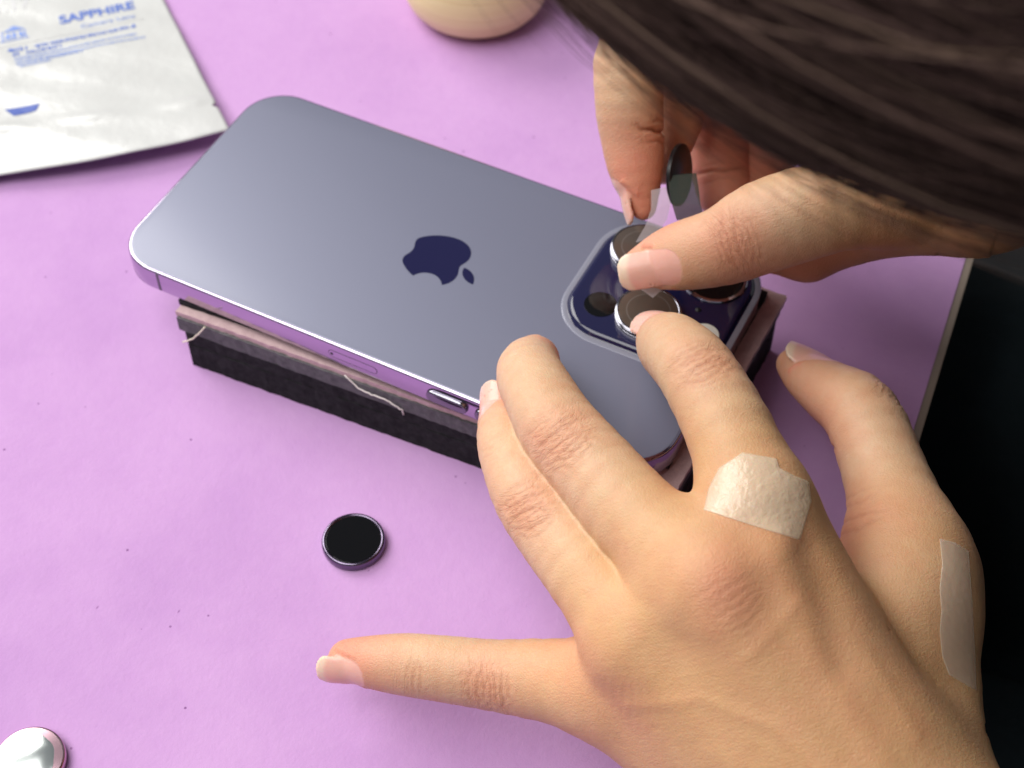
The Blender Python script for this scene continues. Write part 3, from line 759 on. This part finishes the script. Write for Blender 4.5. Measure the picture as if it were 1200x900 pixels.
m_circle = simple('circle_print', (.12, .10, .09), .12)
def protector(loc, label, group=None, ax=None):
    p = empty('lens_protector', loc, label, 'lens cover', group)
    return p
for i in (0, 1):
    x, y = LENS[i]
    z0 = PZ+2.02
    p = protector((x, y, z0), ['metal ringed lens cover fitted on the phone camera beside the thumb nail',
                               'metal ringed lens cover fitted on the phone camera touched by the index finger'][i], 'lens covers')
    b = MB(); b.lathe([(8.25, 0), (8.55, .1), (8.55, .42), (8.35, .52), (7.9, .52)], (x, y, z0), 80); b.build('metal_ring', m_ringdark, p, sharp=35)
    b = MB(); b.lathe([(8.0, .46), (8.0, 1.12)], (x, y, z0), 80); b.build('dark_groove', m_dark, p, sharp=35)
    b = MB(); b.lathe([(7.9, 1.06), (8.35, 1.06), (8.55, 1.15), (8.55, 1.5), (8.3, 1.6), (8.3, 1.75), (8.45, 1.83), (8.2, 2.0), (7.9, 2.05), (7.7, 1.95)], (x, y, z0), 80); b.build('metal_ring', m_ringdark, p, sharp=35)
    b = MB(); b.lathe([(7.75, 1.6), (7.75, 1.97), (7.55, 2.01)], (x, y, z0), 72); cg = b.build('cover_glass', m_brown, p, smooth=False)
    b = MB(); b.lathe([(5.75, 1.95), (5.75, 2.035), (5.45, 2.035), (5.45, 1.95)], (x, y, z0), 72); b.build('printed_circle', m_circle, cg, smooth=False)

# lens cover lying on the table
x, y = 13.6, -72.8
p = protector((x, y, .05), 'round black lens cover lying alone on the purple table near the little finger', 'lens covers')
m_ringp = simple('purple_black_metal', (.16, .13, .19), .13, 1)
b = MB(); b.lathe([(7.4, 0), (7.9, .15), (8.05, .6), (8.05, 1.9), (7.95, 2.35), (7.7, 2.62), (7.35, 2.7), (7.05, 2.55), (6.95, 2.3)], (x, y, .05), 80)
b.build('metal_ring', m_ringp, p, sharp=50)
b = MB(); b.lathe([(7.1, 1.9), (7.1, 2.38), (6.9, 2.42)], (x, y, .05), 72); b.build('cover_glass', m_black, p, smooth=False)

# foil-faced lens cover at the corner of the table
x, y = -21.6, -158.0
p = protector((x, y, .05), 'silver mirror faced lens cover on the purple table, cut by the bottom left corner', 'lens covers')
m_foil, nt, bs = mat_new('mirror_foil'); bs.inputs['Base Color'].default_value = (.72, .77, .76, 1); bs.inputs['Metallic'].default_value = 1; bs.inputs['Roughness'].default_value = .17
b = MB(); b.lathe([(7.6, 0), (8.1, .2), (8.2, .8), (8.2, 2.2), (7.95, 2.6), (7.6, 2.65)], (x, y, .05), 72)
m_rosy = simple('rosy_metal', (.55, .36, .42), .2, 1)
b.build('metal_ring', m_rosy, p, sharp=50)
vs, fs = [], []
nr, na = 22, 72
for i in range(nr+1):
    r = 7.72*i/nr
    for k in range(na):
        a = 2*math.pi*k/na; xx, yy = r*math.cos(a), r*math.sin(a)
        z = 2.3+.85*(1-(r/7.72)**2)**.8+.05*math.sin(xx*.7+1)*math.sin(yy*.6)+.05*math.exp(-((r-6.4)/.7)**2)*math.sin(a*5+1.3*math.sin(a*3))
        vs.append((x+xx, y+yy, z))
for i in range(nr):
    for k in range(na):
        fs.append((i*na+k, i*na+(k+1) % na, (i+1)*na+(k+1) % na, (i+1)*na+k)[::-1])
mesh_obj('foil_face', vs, fs, m_foil, p)

# ------------------------------------------------------------------ printed plastic sachet
m_bag, nt, bs = mat_new('milky_plastic'); c = coords(nt)
nt.links.new(ramp(nt, noise(nt, c, 30, 4), [(.3, (.50, .505, .50)), (.7, (.54, .545, .54))]), bs.inputs['Base Color'])
bs.inputs['Roughness'].default_value = .28; bs.inputs['Specular IOR Level'].default_value = .45
bs.inputs['Coat Weight'].default_value = .25; bs.inputs['Coat Roughness'].default_value = .12
bump(nt, bs, noise(nt, c, 70, 5, .55), .22, .003)
BR = np.array((-96.6, 37.6)); BL = np.array((-148.8, -8.8)); BXO = np.array((-157.0, 86.5))-BR; BXO /= np.linalg.norm(BXO)
BY = BL-BR; BW = np.linalg.norm(BY); BY /= BW      # across the sachet
def bag_z(s, t):
    """s from the bottom edge up (mm), t across from the right corner (mm)"""
    z = 1.2+4.6*np.exp(-((s-2)/26)**2)*np.exp(-((t-34)/46)**2)+2.5*np.exp(-((s-45)/30)**2)
    z += 2.2*np.exp(-(t/16)**2)*np.exp(-(s/22)**2)
    z += .9*np.exp(-((s-17-.06*t)/2.6)**2)*(0.5+.5*np.sin(t*.21))
    z += .28*np.sin(s*.13+t*.05)*np.sin(t*.09-.4)+.10*np.sin(s*.33-t*.21+1)
    z += .10*np.sin(t*2.6)*np.exp(-((s-4)/3.0)**2)*sstep(t, 30, 50)
    return np.maximum(z, .4)
def bag_pt(s, t, off=0.0):
    xy = BR+BXO*s+BY*t
    curve = (.0016*(t-BW*.5)**2-.0016*(BW*.5)**2)*(t < BW)
    xy = xy+BXO*curve*np.exp(-np.maximum(s, 0)/30)*1.3
    return (xy[0], xy[1], float(bag_z(s, t))+off)
bag = empty('plastic_sachet', (-150, 40, 0), 'white plastic sachet printed in blue, lying flat behind the phone', 'sachet')
ns, ntt = 110, 130
vs = []; fs = []
SL, TL = 125, 130
def notch(s, t): return .9*math.exp(-((s-13.5)/.7)**2)
for side in (0, 1):
    for i in range(ns+1):
        for k in range(ntt+1):
            s = SL*i/ns; t = TL*k/ntt
            t2 = max(t, notch(s, t)*2.0)
            q = bag_pt(s, t2, 0.18 if side else -.18); vs.append(q)
n1 = ntt+1
for i in range(ns):
    for k in range(ntt):
        a = i*n1+k; fs.append((a, a+1, a+n1+1, a+n1)); o = (ns+1)*n1; fs.append((o+a, o+a+n1, o+a+n1+1, o+a+1))
o = (ns+1)*n1
for k in range(ntt): fs.append((k, o+k, o+k+1, k+1)); a = ns*n1+k; fs.append((a, a+1, o+a+1, o+a))
for i in range(ns): a = i*n1; fs.append((a, a+n1, o+a+n1, o+a)); a = i*n1+ntt; fs.append((a, o+a, o+a+n1, a+n1))
mesh_obj('film', vs, fs, m_bag, bag)
m_ink = simple('blue_ink', (.06, .13, .46), .4); m_ink2 = simple('pale_blue_ink', (.16, .25, .58), .4); m_grey_ink = simple('grey_ink', (.52, .52, .54), .5); m_dink = simple('dark_blue_ink', (.008, .05, .32), .35)
# printed marks are laid out in sachet coordinates: u runs to the right along the print lines, v up
PO = np.array((-186.1, 40.7)); PU = np.array((-157.9, 74.2))-np.array((-190.2, 40.1)); PU /= np.linalg.norm(PU); PV = np.array((-PU[1], PU[0]))
def inv_bag(xy):
    A = np.array([[BXO[0], BY[0]], [BXO[1], BY[1]]]); st = np.linalg.solve(A, np.array(xy)-BR)
    for _ in range(4):
        q = np.array(bag_pt(st[0], st[1])[:2]); st = st+np.linalg.solve(A, np.array(xy)-q)
    return st
def print_pt(u, v, off=.14):
    xy = PO+PU*u+PV*v; s, t = inv_bag(xy)
    return (xy[0], xy[1], float(bag_z(s, t))+.18+off)
def bars(name, items, mat):
    vs, fs = [], []
    for u, v, w, h in items:
        k = max(1, int(w/1.5)); b0 = len(vs)
        for j in range(k+1):
            vs.append(print_pt(u+w*j/k, v)); vs.append(print_pt(u+w*j/k, v+h))
        for j in range(k): a = b0+2*j; fs.append((a, a+2, a+3, a+1))
    return mesh_obj(name, vs, fs, mat, bag, smooth=False)
def text(name, s, u, v, size, mat, bold=0.0, space=1.0):
    cu = bpy.data.curves.new(name, 'FONT'); cu.body = s; cu.size = size; cu.offset = bold; cu.space_character = space; cu.resolution_u = 4
    ob = bpy.data.objects.new(name, cu); COL.objects.link(ob)
    dg = bpy.context.evaluated_depsgraph_get(); dg.update()
    me = ob.evaluated_get(dg).to_mesh()
    V = [print_pt(u+p.co.x, v+p.co.y) for p in me.vertices]; Fs = [tuple(p.vertices) for p in me.polygons]
    COL.objects.unlink(ob); bpy.data.objects.remove(ob)
    return mesh_obj(name, V, Fs, mat, bag, smooth=False)
BAGPRINT = True
def textw(name, s, u0, u1, v0, v1, h, mat, bold=0.0):
    """print a word so that it spans u0..u1, its baseline running from v0 to v1, cap height h"""
    cu = bpy.data.curves.new(name, 'FONT'); cu.body = s; cu.size = 10; cu.offset = bold; cu.resolution_u = 4
    ob = bpy.data.objects.new(name, cu); COL.objects.link(ob)
    dg = bpy.context.evaluated_depsgraph_get(); dg.update()
    me = ob.evaluated_get(dg).to_mesh()
    P = np.array([p.co[:2] for p in me.vertices]); Fs = [tuple(p.vertices) for p in me.polygons]
    COL.objects.unlink(ob); bpy.data.objects.remove(ob)
    mn, mx = P.min(0), P.max(0); q = (P-mn)/(mx-mn)
    V = [print_pt(u0+(u1-u0)*a, v0+(v1-v0)*a+h*b_) for a, b_ in q]
    return mesh_obj(name, V, Fs, mat, bag, smooth=False)
textw('printed_word', 'SAPPHIRE', 18.0, 43.4, 7.6, 8.0, 4.9, m_ink, .3)
textw('printed_word', 'Camera Lens', 24.4, 42.4, 2.9, 2.4, 2.3, m_ink2, .05)
textw('printed_word', '1.17', -1, 10.5, 21.3, 21.3, 6.5, m_grey_ink, .1)
bars('printed_rule', [(-5, .55, 50, .22)], m_grey_ink)
rr = random.Random(5)
def glyphs(u0, u1, v, h, slope=0.0, w=(.6, 1.0), gap=.16):
    """unreadable rows of tiny print: short strokes of uneven height"""
    o = []; u = u0
    while u < u1:
        ww = rr.uniform(*w)*h/1.5; k = rr.choice((1, 2, 2, 3))
        for _ in range(k): o.append((u+rr.uniform(0, ww*.4), v+slope*(u-u0)+rr.uniform(0, h*.75), ww*rr.uniform(.5, 1), h*rr.uniform(.26, .42)))
        o.append((u+rr.uniform(0, ww), v+slope*(u-u0), h*.28, h)); u += ww+gap*h
    return o
bars('printed_line', glyphs(-.5, 6, -3.4, 2.0)+glyphs(8.2, 41.5, -3.4, 1.7)+glyphs(.4, 3, -5.9, 1.8)+glyphs(5, 16, -5.8, 1.6), m_ink)
bars('small_print', glyphs(1, 41, -7.8, 1.0)+glyphs(1, 43, -9.3, .9, -.03)+glyphs(1.2, 22, -10.9, 1.0)+glyphs(2, 12, -12.3, .9), m_ink2)
bars('printed_badge', [(-2.4, 3.4, 9.6, .5), (-1.4, 3.9, .5, 5), (6.0, 3.9, .5, 5), (-1.0, 8.8, 7, .5), (.3, 9.3, 5.4, .8), (1.6, 10.1, 3, .9), (2.4, 11, 1.4, .7)]+glyphs(-.4, 5.6, 4.6, 3.2, 0, (.5, .9), .25), m_ink2)
vs = [print_pt(*q) for q in ((-5.4, -31.6), (-1.5, -32.2), (2.2, -32.6), (5.6, -32.9), (4.0, -36.0), (1.0, -36.3), (-3.0, -36.0))]
mesh_obj('tear_mark', vs, [tuple(range(len(vs)))[::-1]], m_dink, bag, smooth=False)

# ------------------------------------------------------------------ turned cream pot at the back
m_cream, nt, bs = mat_new('turned_cream_wood'); c = coords(nt)
st = coords(nt, 1, 'Object', (8, 8, 900))
lines = noise(nt, st, 1.0, 4, .7)
col = ramp(nt, lines, [(.3, (.80, .68, .30)), (.55, (.87, .78, .38)), (.75, (.90, .83, .46))])
nt.links.new(col, bs.inputs['Base Color']); bs.inputs['Roughness'].default_value = .38
bump(nt, bs, lines, .25, .0006)
jar = empty('wooden_pot', (-61.5, 134.5, 0), 'round cream turned wooden pot standing behind the phone, cut by the top edge', 'pot')
b = MB(); b.lathe([(13, .05), (17.2, .3), (20.8, 2.2), (23.2, 5.2), (24.8, 9.5), (25.2, 15), (24.6, 22), (23, 28), (22.2, 30), (22.2, 30.6)], (-61.5, 134.5, 0), 80); b.build('bowl', m_cream, jar, sharp=60)
b = MB(); b.lathe([(20.5, 30.7), (21.2, 31.2), (21.2, 36), (20.4, 38), (14, 41), (4, 42), (3.2, 46), (4.6, 49), (3, 52)], (-61.5, 134.5, 0), 80); b.build('lid', m_cream, jar, sharp=60)

# ------------------------------------------------------------------ person
person, LHV, LHF = build_person()
tag(person, 'dark haired person in black leaning over the table, both hands working on the phone cameras', 'person')
bvh = BVHTree.FromPolygons([tuple(v) for v in LHV], [tuple(int(i) for i in f) for f in LHF])

def m_tape(name, col, alpha, bs_, wrinkle):
    m, nt, b_ = mat_new(name); c = coords(nt)
    b_.inputs['Base Color'].default_value = (*col, 1); b_.inputs['Roughness'].default_value = .24; b_.inputs['Specular IOR Level'].default_value = .8
    b_.inputs['Alpha'].default_value = alpha; b_.inputs['Subsurface Weight'].default_value = .15; b_.inputs['Subsurface Scale'].default_value = .002
    n = noise(nt, c, bs_, 3, .6)
    n = math_n(nt, 'ABSOLUTE', math_n(nt, 'SUBTRACT', n, .5))
    b_.inputs['Coat Weight'].default_value = .35; b_.inputs['Coat Roughness'].default_value = .2
    bump(nt, b_, n, wrinkle, .0018); return m
M_TAPE1 = m_tape('shiny_tape', (.92, .80, .60), .50, 420, .30)
M_TAPE2 = m_tape('matt_tape', (.76, .66, .54), .42, 150, .15)
def in_poly(p, poly):
    c = False; n = len(poly)
    for i in range(n):
        a, b = poly[i], poly[i-1]
        if (a[1] > p[1]) != (b[1] > p[1]) and p[0] < (b[0]-a[0])*(p[1]-a[1])/(b[1]-a[1])+a[0]: c = not c
    return c
def tape(name, outline, mat, label, amp, thick=.10, seed=1):
    P = np.array(outline); ctr = P.mean(0); vd = np.array(VIEW)
    ex = P[len(P)//2]-P[0]; ex -= vd*(ex@vd); ex /= np.linalg.norm(ex); ey = np.cross(vd, ex)
    q2 = [((p-ctr)@ex, (p-ctr)@ey) for p in P]
    # densify the outline, fill by concentric rings towards the centre
    rim = []
    for i in range(len(q2)):
        a, b = np.array(q2[i]), np.array(q2[(i+1) % len(q2)]); k = max(2, int(np.linalg.norm(b-a)/.5))
        for j in range(k): rim.append(a+(b-a)*j/k)
    rim = np.array(rim); n = len(rim); R = 30
    top, bot = [], []
    r_ = np.random.default_rng(seed)
    for k in range(R+1):
        for p in rim*(1-k/R):
            w = ctr+ex*p[0]+ey*p[1]
            vr = w-np.array(CAMC); vr /= np.linalg.norm(vr)
            hit, nrm, i_, d_ = bvh.ray_cast(Vector(w-vr*60), Vector(vr), 140)
            if hit is None: hit, nrm, i_, d_ = bvh.find_nearest(Vector(w))
            if nrm.dot(Vector(vd)) > 0: nrm = -nrm
            top.append(np.array(hit)); bot.append(np.array(nrm))
    top = np.array(top); nr = np.array(bot)
    u = (top-ctr)@ex; v = (top-ctr)@ey
    wr = amp*(np.abs(np.sin(u*1.5+.8*np.sin(v*.9)))*.5+.5*np.abs(np.sin(v*1.3+u*.6+1.1*np.sin(u*.8)))+.3*wob(top, 2.2, seed))
    edge = np.tile(np.zeros(n), 1); ring = np.repeat(np.arange(R+1)/R, n); wr = wr*sstep(ring, 0, .12)
    T = top+nr*(thick+.12+wr)[:, None]; Bm = top+nr*.06
    vs = np.concatenate([T, Bm[:n]]); fs = []
    for k in range(R):
        for i in range(n):
            j = (i+1) % n
            fs.append((k*n+i, k*n+j, (k+1)*n+j, (k+1)*n+i))
    o = (R+1)*n
    for i in range(n): j = (i+1) % n; fs.append((i, o+i, o+j, j))
    ob = mesh_obj(name, vs, fs, mat, None, loc=tuple(ctr))
    tag(ob, label, 'adhesive tape', 'tape on the left hand'); return ob
tape('adhesive_tape', T1, M_TAPE1, 'crinkled shiny beige tape stuck over the index finger knuckle', .06, seed=3)
tape('adhesive_tape', T2, M_TAPE2, 'long smooth translucent tape strip stuck along the thumb side of the wrist', .05, seed=8)

# ------------------------------------------------------------------ cover and clear films held in the right hand
def m_film(name, col, alpha, rough=.15):
    m = simple(name, col, rough, 0, 0, .5, 0, alpha); return m
M_CLEAR = m_film('clear_film', (.06, .08, .07), .66); M_FROST = m_film('frosted_film', (.80, .80, .86), .30, .4); M_WHITE = m_film('white_liner', (.82, .84, .90), .92, .4)
m_blackring = simple('black_metal', (.012, .012, .014), .3)
dc, dn = np.array(DISC[0]), np.array(DISC[1])
dx = np.cross(dn, (0, 0, 1)); dx /= np.linalg.norm(dx); dy = np.cross(dn, dx)
hp = empty('lens_protector', tuple(dc), 'black lens cover held upright in the fingers, clear tab stuck on it', 'lens cover', 'lens covers')
b = MB(); b.lathe([(7.9, -.7), (8.2, -.5), (8.2, .4), (7.9, .6), (7.6, .55)], tuple(dc), 64, (dx, dy, -dn)); b.build('metal_ring', m_blackring, hp, sharp=40)
b = MB(); b.lathe([(7.6, .2), (7.6, .52), (7.3, .58)], tuple(dc), 64, (dx, dy, -dn)); b.build('cover_glass', m_black, hp, sharp=40)
def strip(rows, th=.12, sub=6):
    rows = [np.array(r, float) for r in rows]; L = []
    for i in range(len(rows)-1):
        for t in np.linspace(0, 1, sub+1)[(0 if i == 0 else 1):]: L.append(rows[i]*(1-t)+rows[i+1]*t)
    loops = []
    for i, r in enumerate(L):
        d = L[min(i+1, len(L)-1)].mean(0)-L[max(i-1, 0)].mean(0); w = r[1]-r[0]; nn = np.cross(d, w); nn /= np.linalg.norm(nn)
        loops.append([r[0], r[1], r[1]+nn*th, r[0]+nn*th])
    b = MB(); b.loops(loops); return b
strip(TAB).build('pull_tab', M_CLEAR, hp, smooth=False)
fm = empty('liner_film', tuple(np.array(TAB2[3]).mean(0)), 'frosted clear liner film pinched between thumb and index finger, white corner poking out below', 'film')
strip(TAB2).build('film_sheet', M_FROST, fm, smooth=False)
cn = [np.array(p) for p in CORNER]; vd = np.array(VIEW)
b = MB(); b.loops([[p for p in cn], [p-vd*.15 for p in cn]]); b.build('film_corner', M_WHITE, fm, smooth=False)

# ------------------------------------------------------------------ hair
m_hair, nt, bs = mat_new('dark_hair')
a = nt.nodes.new('ShaderNodeAttribute'); a.attribute_name = 'tint'
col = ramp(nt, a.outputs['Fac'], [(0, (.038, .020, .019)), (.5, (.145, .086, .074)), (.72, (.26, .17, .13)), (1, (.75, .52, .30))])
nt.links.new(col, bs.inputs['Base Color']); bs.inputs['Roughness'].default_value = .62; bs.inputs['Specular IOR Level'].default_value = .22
rt, dn_, fw = (np.array(v) for v in CAMR)
E1 = rt*.88+dn_*.47; E1 /= np.linalg.norm(E1); E3 = -fw; E2 = -rt*.47+dn_*.88          # nape-ward, back of the head, sideways
RH_, RL = 101.3, np.array((106.0, 112.0))
def head_pt(phi, th, dr):
    return HEAD_C+(RH_+dr)*math.cos(phi)*(math.cos(th)*E3+math.sin(th)*E2)+(RL[int(phi < 0)]+dr)*math.sin(phi)*E1
def build_hair():
    r = np.random.default_rng(21)
    NS, NP = 17000, 15
    loops_v, faces, tint = [], [], []
    nclump = 520
    cth = r.uniform(-math.pi, math.pi, nclump); cph = r.uniform(-1.25, .2, nclump); cl = r.uniform(.7, 1.5, nclump)
    cb = np.clip(r.normal(0, .13, nclump), -.25, .25); cr = np.clip(r.normal(-2.5, 2.6, nclump), -9, 1.2); ct = np.clip(r.normal(.36, .11, nclump), 0, .8)
    V = []; F = []; T = []
    for s in range(NS):
        k = r.integers(nclump); fly = r.random() < .14
        th0 = cth[k]+r.normal()*.06; ph0 = cph[k]+r.normal()*.10; ln = cl[k]*r.uniform(.8, 1.15)
        pm = HEAD_C*0+math.cos(ph0+.4)*(math.cos(th0)*E3+math.sin(th0)*E2)+math.sin(ph0+.4)*E1
        if pm@FDIR > .66: continue                    # the face stays clear
        ph = np.linspace(ph0, min(ph0+ln, 1.35), NP); u = np.linspace(0, 1, NP)
        wisp = s % 5 == 0                                    # loose hair feathering the lower edge
        if wisp:
            th0 = math.pi/2+r.normal()*.22-.05; ph0 = r.uniform(-1.2, .5); ln = r.uniform(.35, .9)
            ph = np.linspace(ph0, min(ph0+ln, 1.35), NP)
        bend = r.normal()*.25 if wisp else cb[k]*1.2; a1, a2 = r.normal()*.02, r.uniform(0, 6)
        dr = (r.uniform(-6, 1.5)+r.uniform(-2, 6)*u**1.4 if wisp else cr[k]+r.normal()*1.2)+(r.uniform(0, 10)*u**1.3 if fly else 0)+1.2*np.sin(u*5+a2)*.5
        th = th0+bend*(u-.3)+a1*np.sin(u*7+a2)+(r.normal()*.16*u if fly else 0)
        P = HEAD_C+((RH_+dr)*np.cos(ph))[:, None]*(np.cos(th)[:, None]*E3+np.sin(th)[:, None]*E2)+((RL[(ph < 0).astype(int)]+dr)*np.sin(ph))[:, None]*E1
        rad = (.06 if fly else .12 if wisp else .26)*np.minimum(1, (1-u)*3+.15)
        d = np.gradient(P, axis=0); d /= np.linalg.norm(d, axis=1)[:, None]
        o = P-HEAD_C; A = np.cross(d, o); A /= np.linalg.norm(A, axis=1)[:, None]; Bv = np.cross(A, d)
        b0 = len(V)*NP*3
        ring = np.stack([P+(A*math.cos(q)+Bv*math.sin(q))*rad[:, None] for q in (0, 2.094, 4.189)], 1)
        V.append(ring.reshape(-1, 3))
        tt = np.full(NP*3, np.clip(ct[k]+r.normal()*.13, 0, .78))
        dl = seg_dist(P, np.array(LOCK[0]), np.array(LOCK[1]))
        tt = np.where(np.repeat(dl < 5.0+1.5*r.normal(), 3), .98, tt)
        T.append(tt)
    nst = len(V); V = np.concatenate(V); T = np.concatenate(T)
    base = (np.arange(nst)*NP*3)[:, None, None]; row = (np.arange(NP-1)*3)[None, :, None]
    q = np.array([[0, 1, 4, 3], [1, 2, 5, 4], [2, 0, 3, 5]])
    F = (base[..., None]+row[..., None]+q[None, None]).reshape(-1, 4)
    # inner mass of hair
    nu, nv_ = 60, 120; mv = []; mf = []
    for i in range(nu+1):
        for j in range(nv_):
            p = -1.5+3.0*i/nu; t = 2*math.pi*j/nv_
            mv.append(head_pt(p, t, -11.0+1.2*math.sin(t*17)+.8*math.sin(t*41+p*3)))
    for i in range(nu):
        for j in range(nv_):
            t = 2*math.pi*(j+.5)/nv_
            pp = -1.5+3*(i+.5)/nu
            if (math.cos(pp)*(math.cos(t)*E3+math.sin(t)*E2)+math.sin(pp)*E1)@FDIR > .72: continue
            mf.append((i*nv_+j, i*nv_+(j+1) % nv_, (i+1)*nv_+(j+1) % nv_, (i+1)*nv_+j))
    nb = len(V); V = np.concatenate([V, np.array(mv)]); T = np.concatenate([T, np.full(len(mv), .1)])
    F = np.concatenate([F, np.array(mf)+nb])
    o = mesh_obj('hair', V, F, m_hair, person)
    at = o.data.attributes.new('tint', 'FLOAT', 'POINT'); at.data.foreach_set('value', T.astype(np.float32))
def seg_dist(P, a, b):
    d = b-a; t = np.clip(((P-a)@d)/(d@d), 0, 1); return np.linalg.norm(P-a-t[:, None]*d, axis=1)
build_hair()

# ------------------------------------------------------------------ clothes
def cloth(name, prims, lo, hi, col, h=5.0):
    def f(P):
        d = None
        for a, b_, r0, r1 in prims:
            e = cone(P, np.array([*a, r0], np.float32), np.array([*b_, r1], np.float32)); d = e if d is None else smin(d, e, 16)
        return d+1.2*np.sin(P[:, 0]*.09+P[:, 2]*.05)*np.sin(P[:, 1]*.08-P[:, 2]*.06)
    V, Fc = surface_nets(f, lo, hi, h)
    m, nt, b_ = mat_new(name+'_cloth'); c = coords(nt)
    nt.links.new(ramp(nt, noise(nt, c, 60, 4), [(.3, tuple(x*.7 for x in col)), (.7, col)]), b_.inputs['Base Color'])
    b_.inputs['Roughness'].default_value = .9; b_.inputs['Specular IOR Level'].default_value = .15; bump(nt, b_, noise(nt, c, 900, 2), .4, .0006)
    return mesh_obj(name, V, Fc, m, person)
lw, rw = LPALM[-1][-1], RPALM[-1][-1]
cloth('shirt', [((285, -140, 175), (285, 190, 185), 60, 60), ((310, 25, 150), (420, 25, -110), 112, 132), ((285, -140, 175), (345, -190, -20), 60, 46), ((345, -190, -20), (lw[0]+22, lw[1]-8, lw[2]-3), 46, 36),
                ((285, 190, 185), (330, 215, 20), 60, 46), ((330, 215, 20), (rw[0]+36, rw[1]+30, rw[2]-20), 46, 32)], (60, -300, -300), (620, 320, 300), (.008, .009, .012))
cloth('trousers', [((420, -30, -125), (20, -60, -118), 92, 66), ((420, 90, -125), (20, 120, -118), 92, 66), ((20, -60, -118), (40, -60, -730), 66, 46), ((20, 120, -118), (40, 120, -730), 66, 46), ((420, -20, -120), (420, 80, -120), 100, 100)],
      (-100, -220, -780), (600, 300, 40), (.012, .020, .024))

# ------------------------------------------------------------------ light
w = bpy.data.worlds.new('World'); S.world = w; w.use_nodes = True
bg = w.node_tree.nodes['Background']; bg.inputs[0].default_value = (.93, .96, 1, 1); bg.inputs[1].default_value = WORLD
def area(name, loc, target, size, power, col, size_y=None):
    l = bpy.data.lights.new(name, 'AREA'); l.energy = power; l.color = col; l.size = size*MM
    if size_y: l.shape = 'RECTANGLE'; l.size_y = size_y*MM
    o = bpy.data.objects.new(name, l); COL.objects.link(o)
    o.location = Vector(loc)*MM; d = (Vector(target)-Vector(loc)).normalized()
    o.rotation_euler = d.to_track_quat('-Z', 'Y').to_euler(); return o
for args in LIGHTS: area(*args)

S.render.engine = 'CYCLES'
S.cycles.use_denoising = True
S.cycles.max_bounces = 8; S.cycles.transparent_max_bounces = 12
S.view_settings.view_transform = 'Standard'; S.view_settings.look = 'None'; S.view_settings.exposure = 0; S.view_settings.gamma = 1
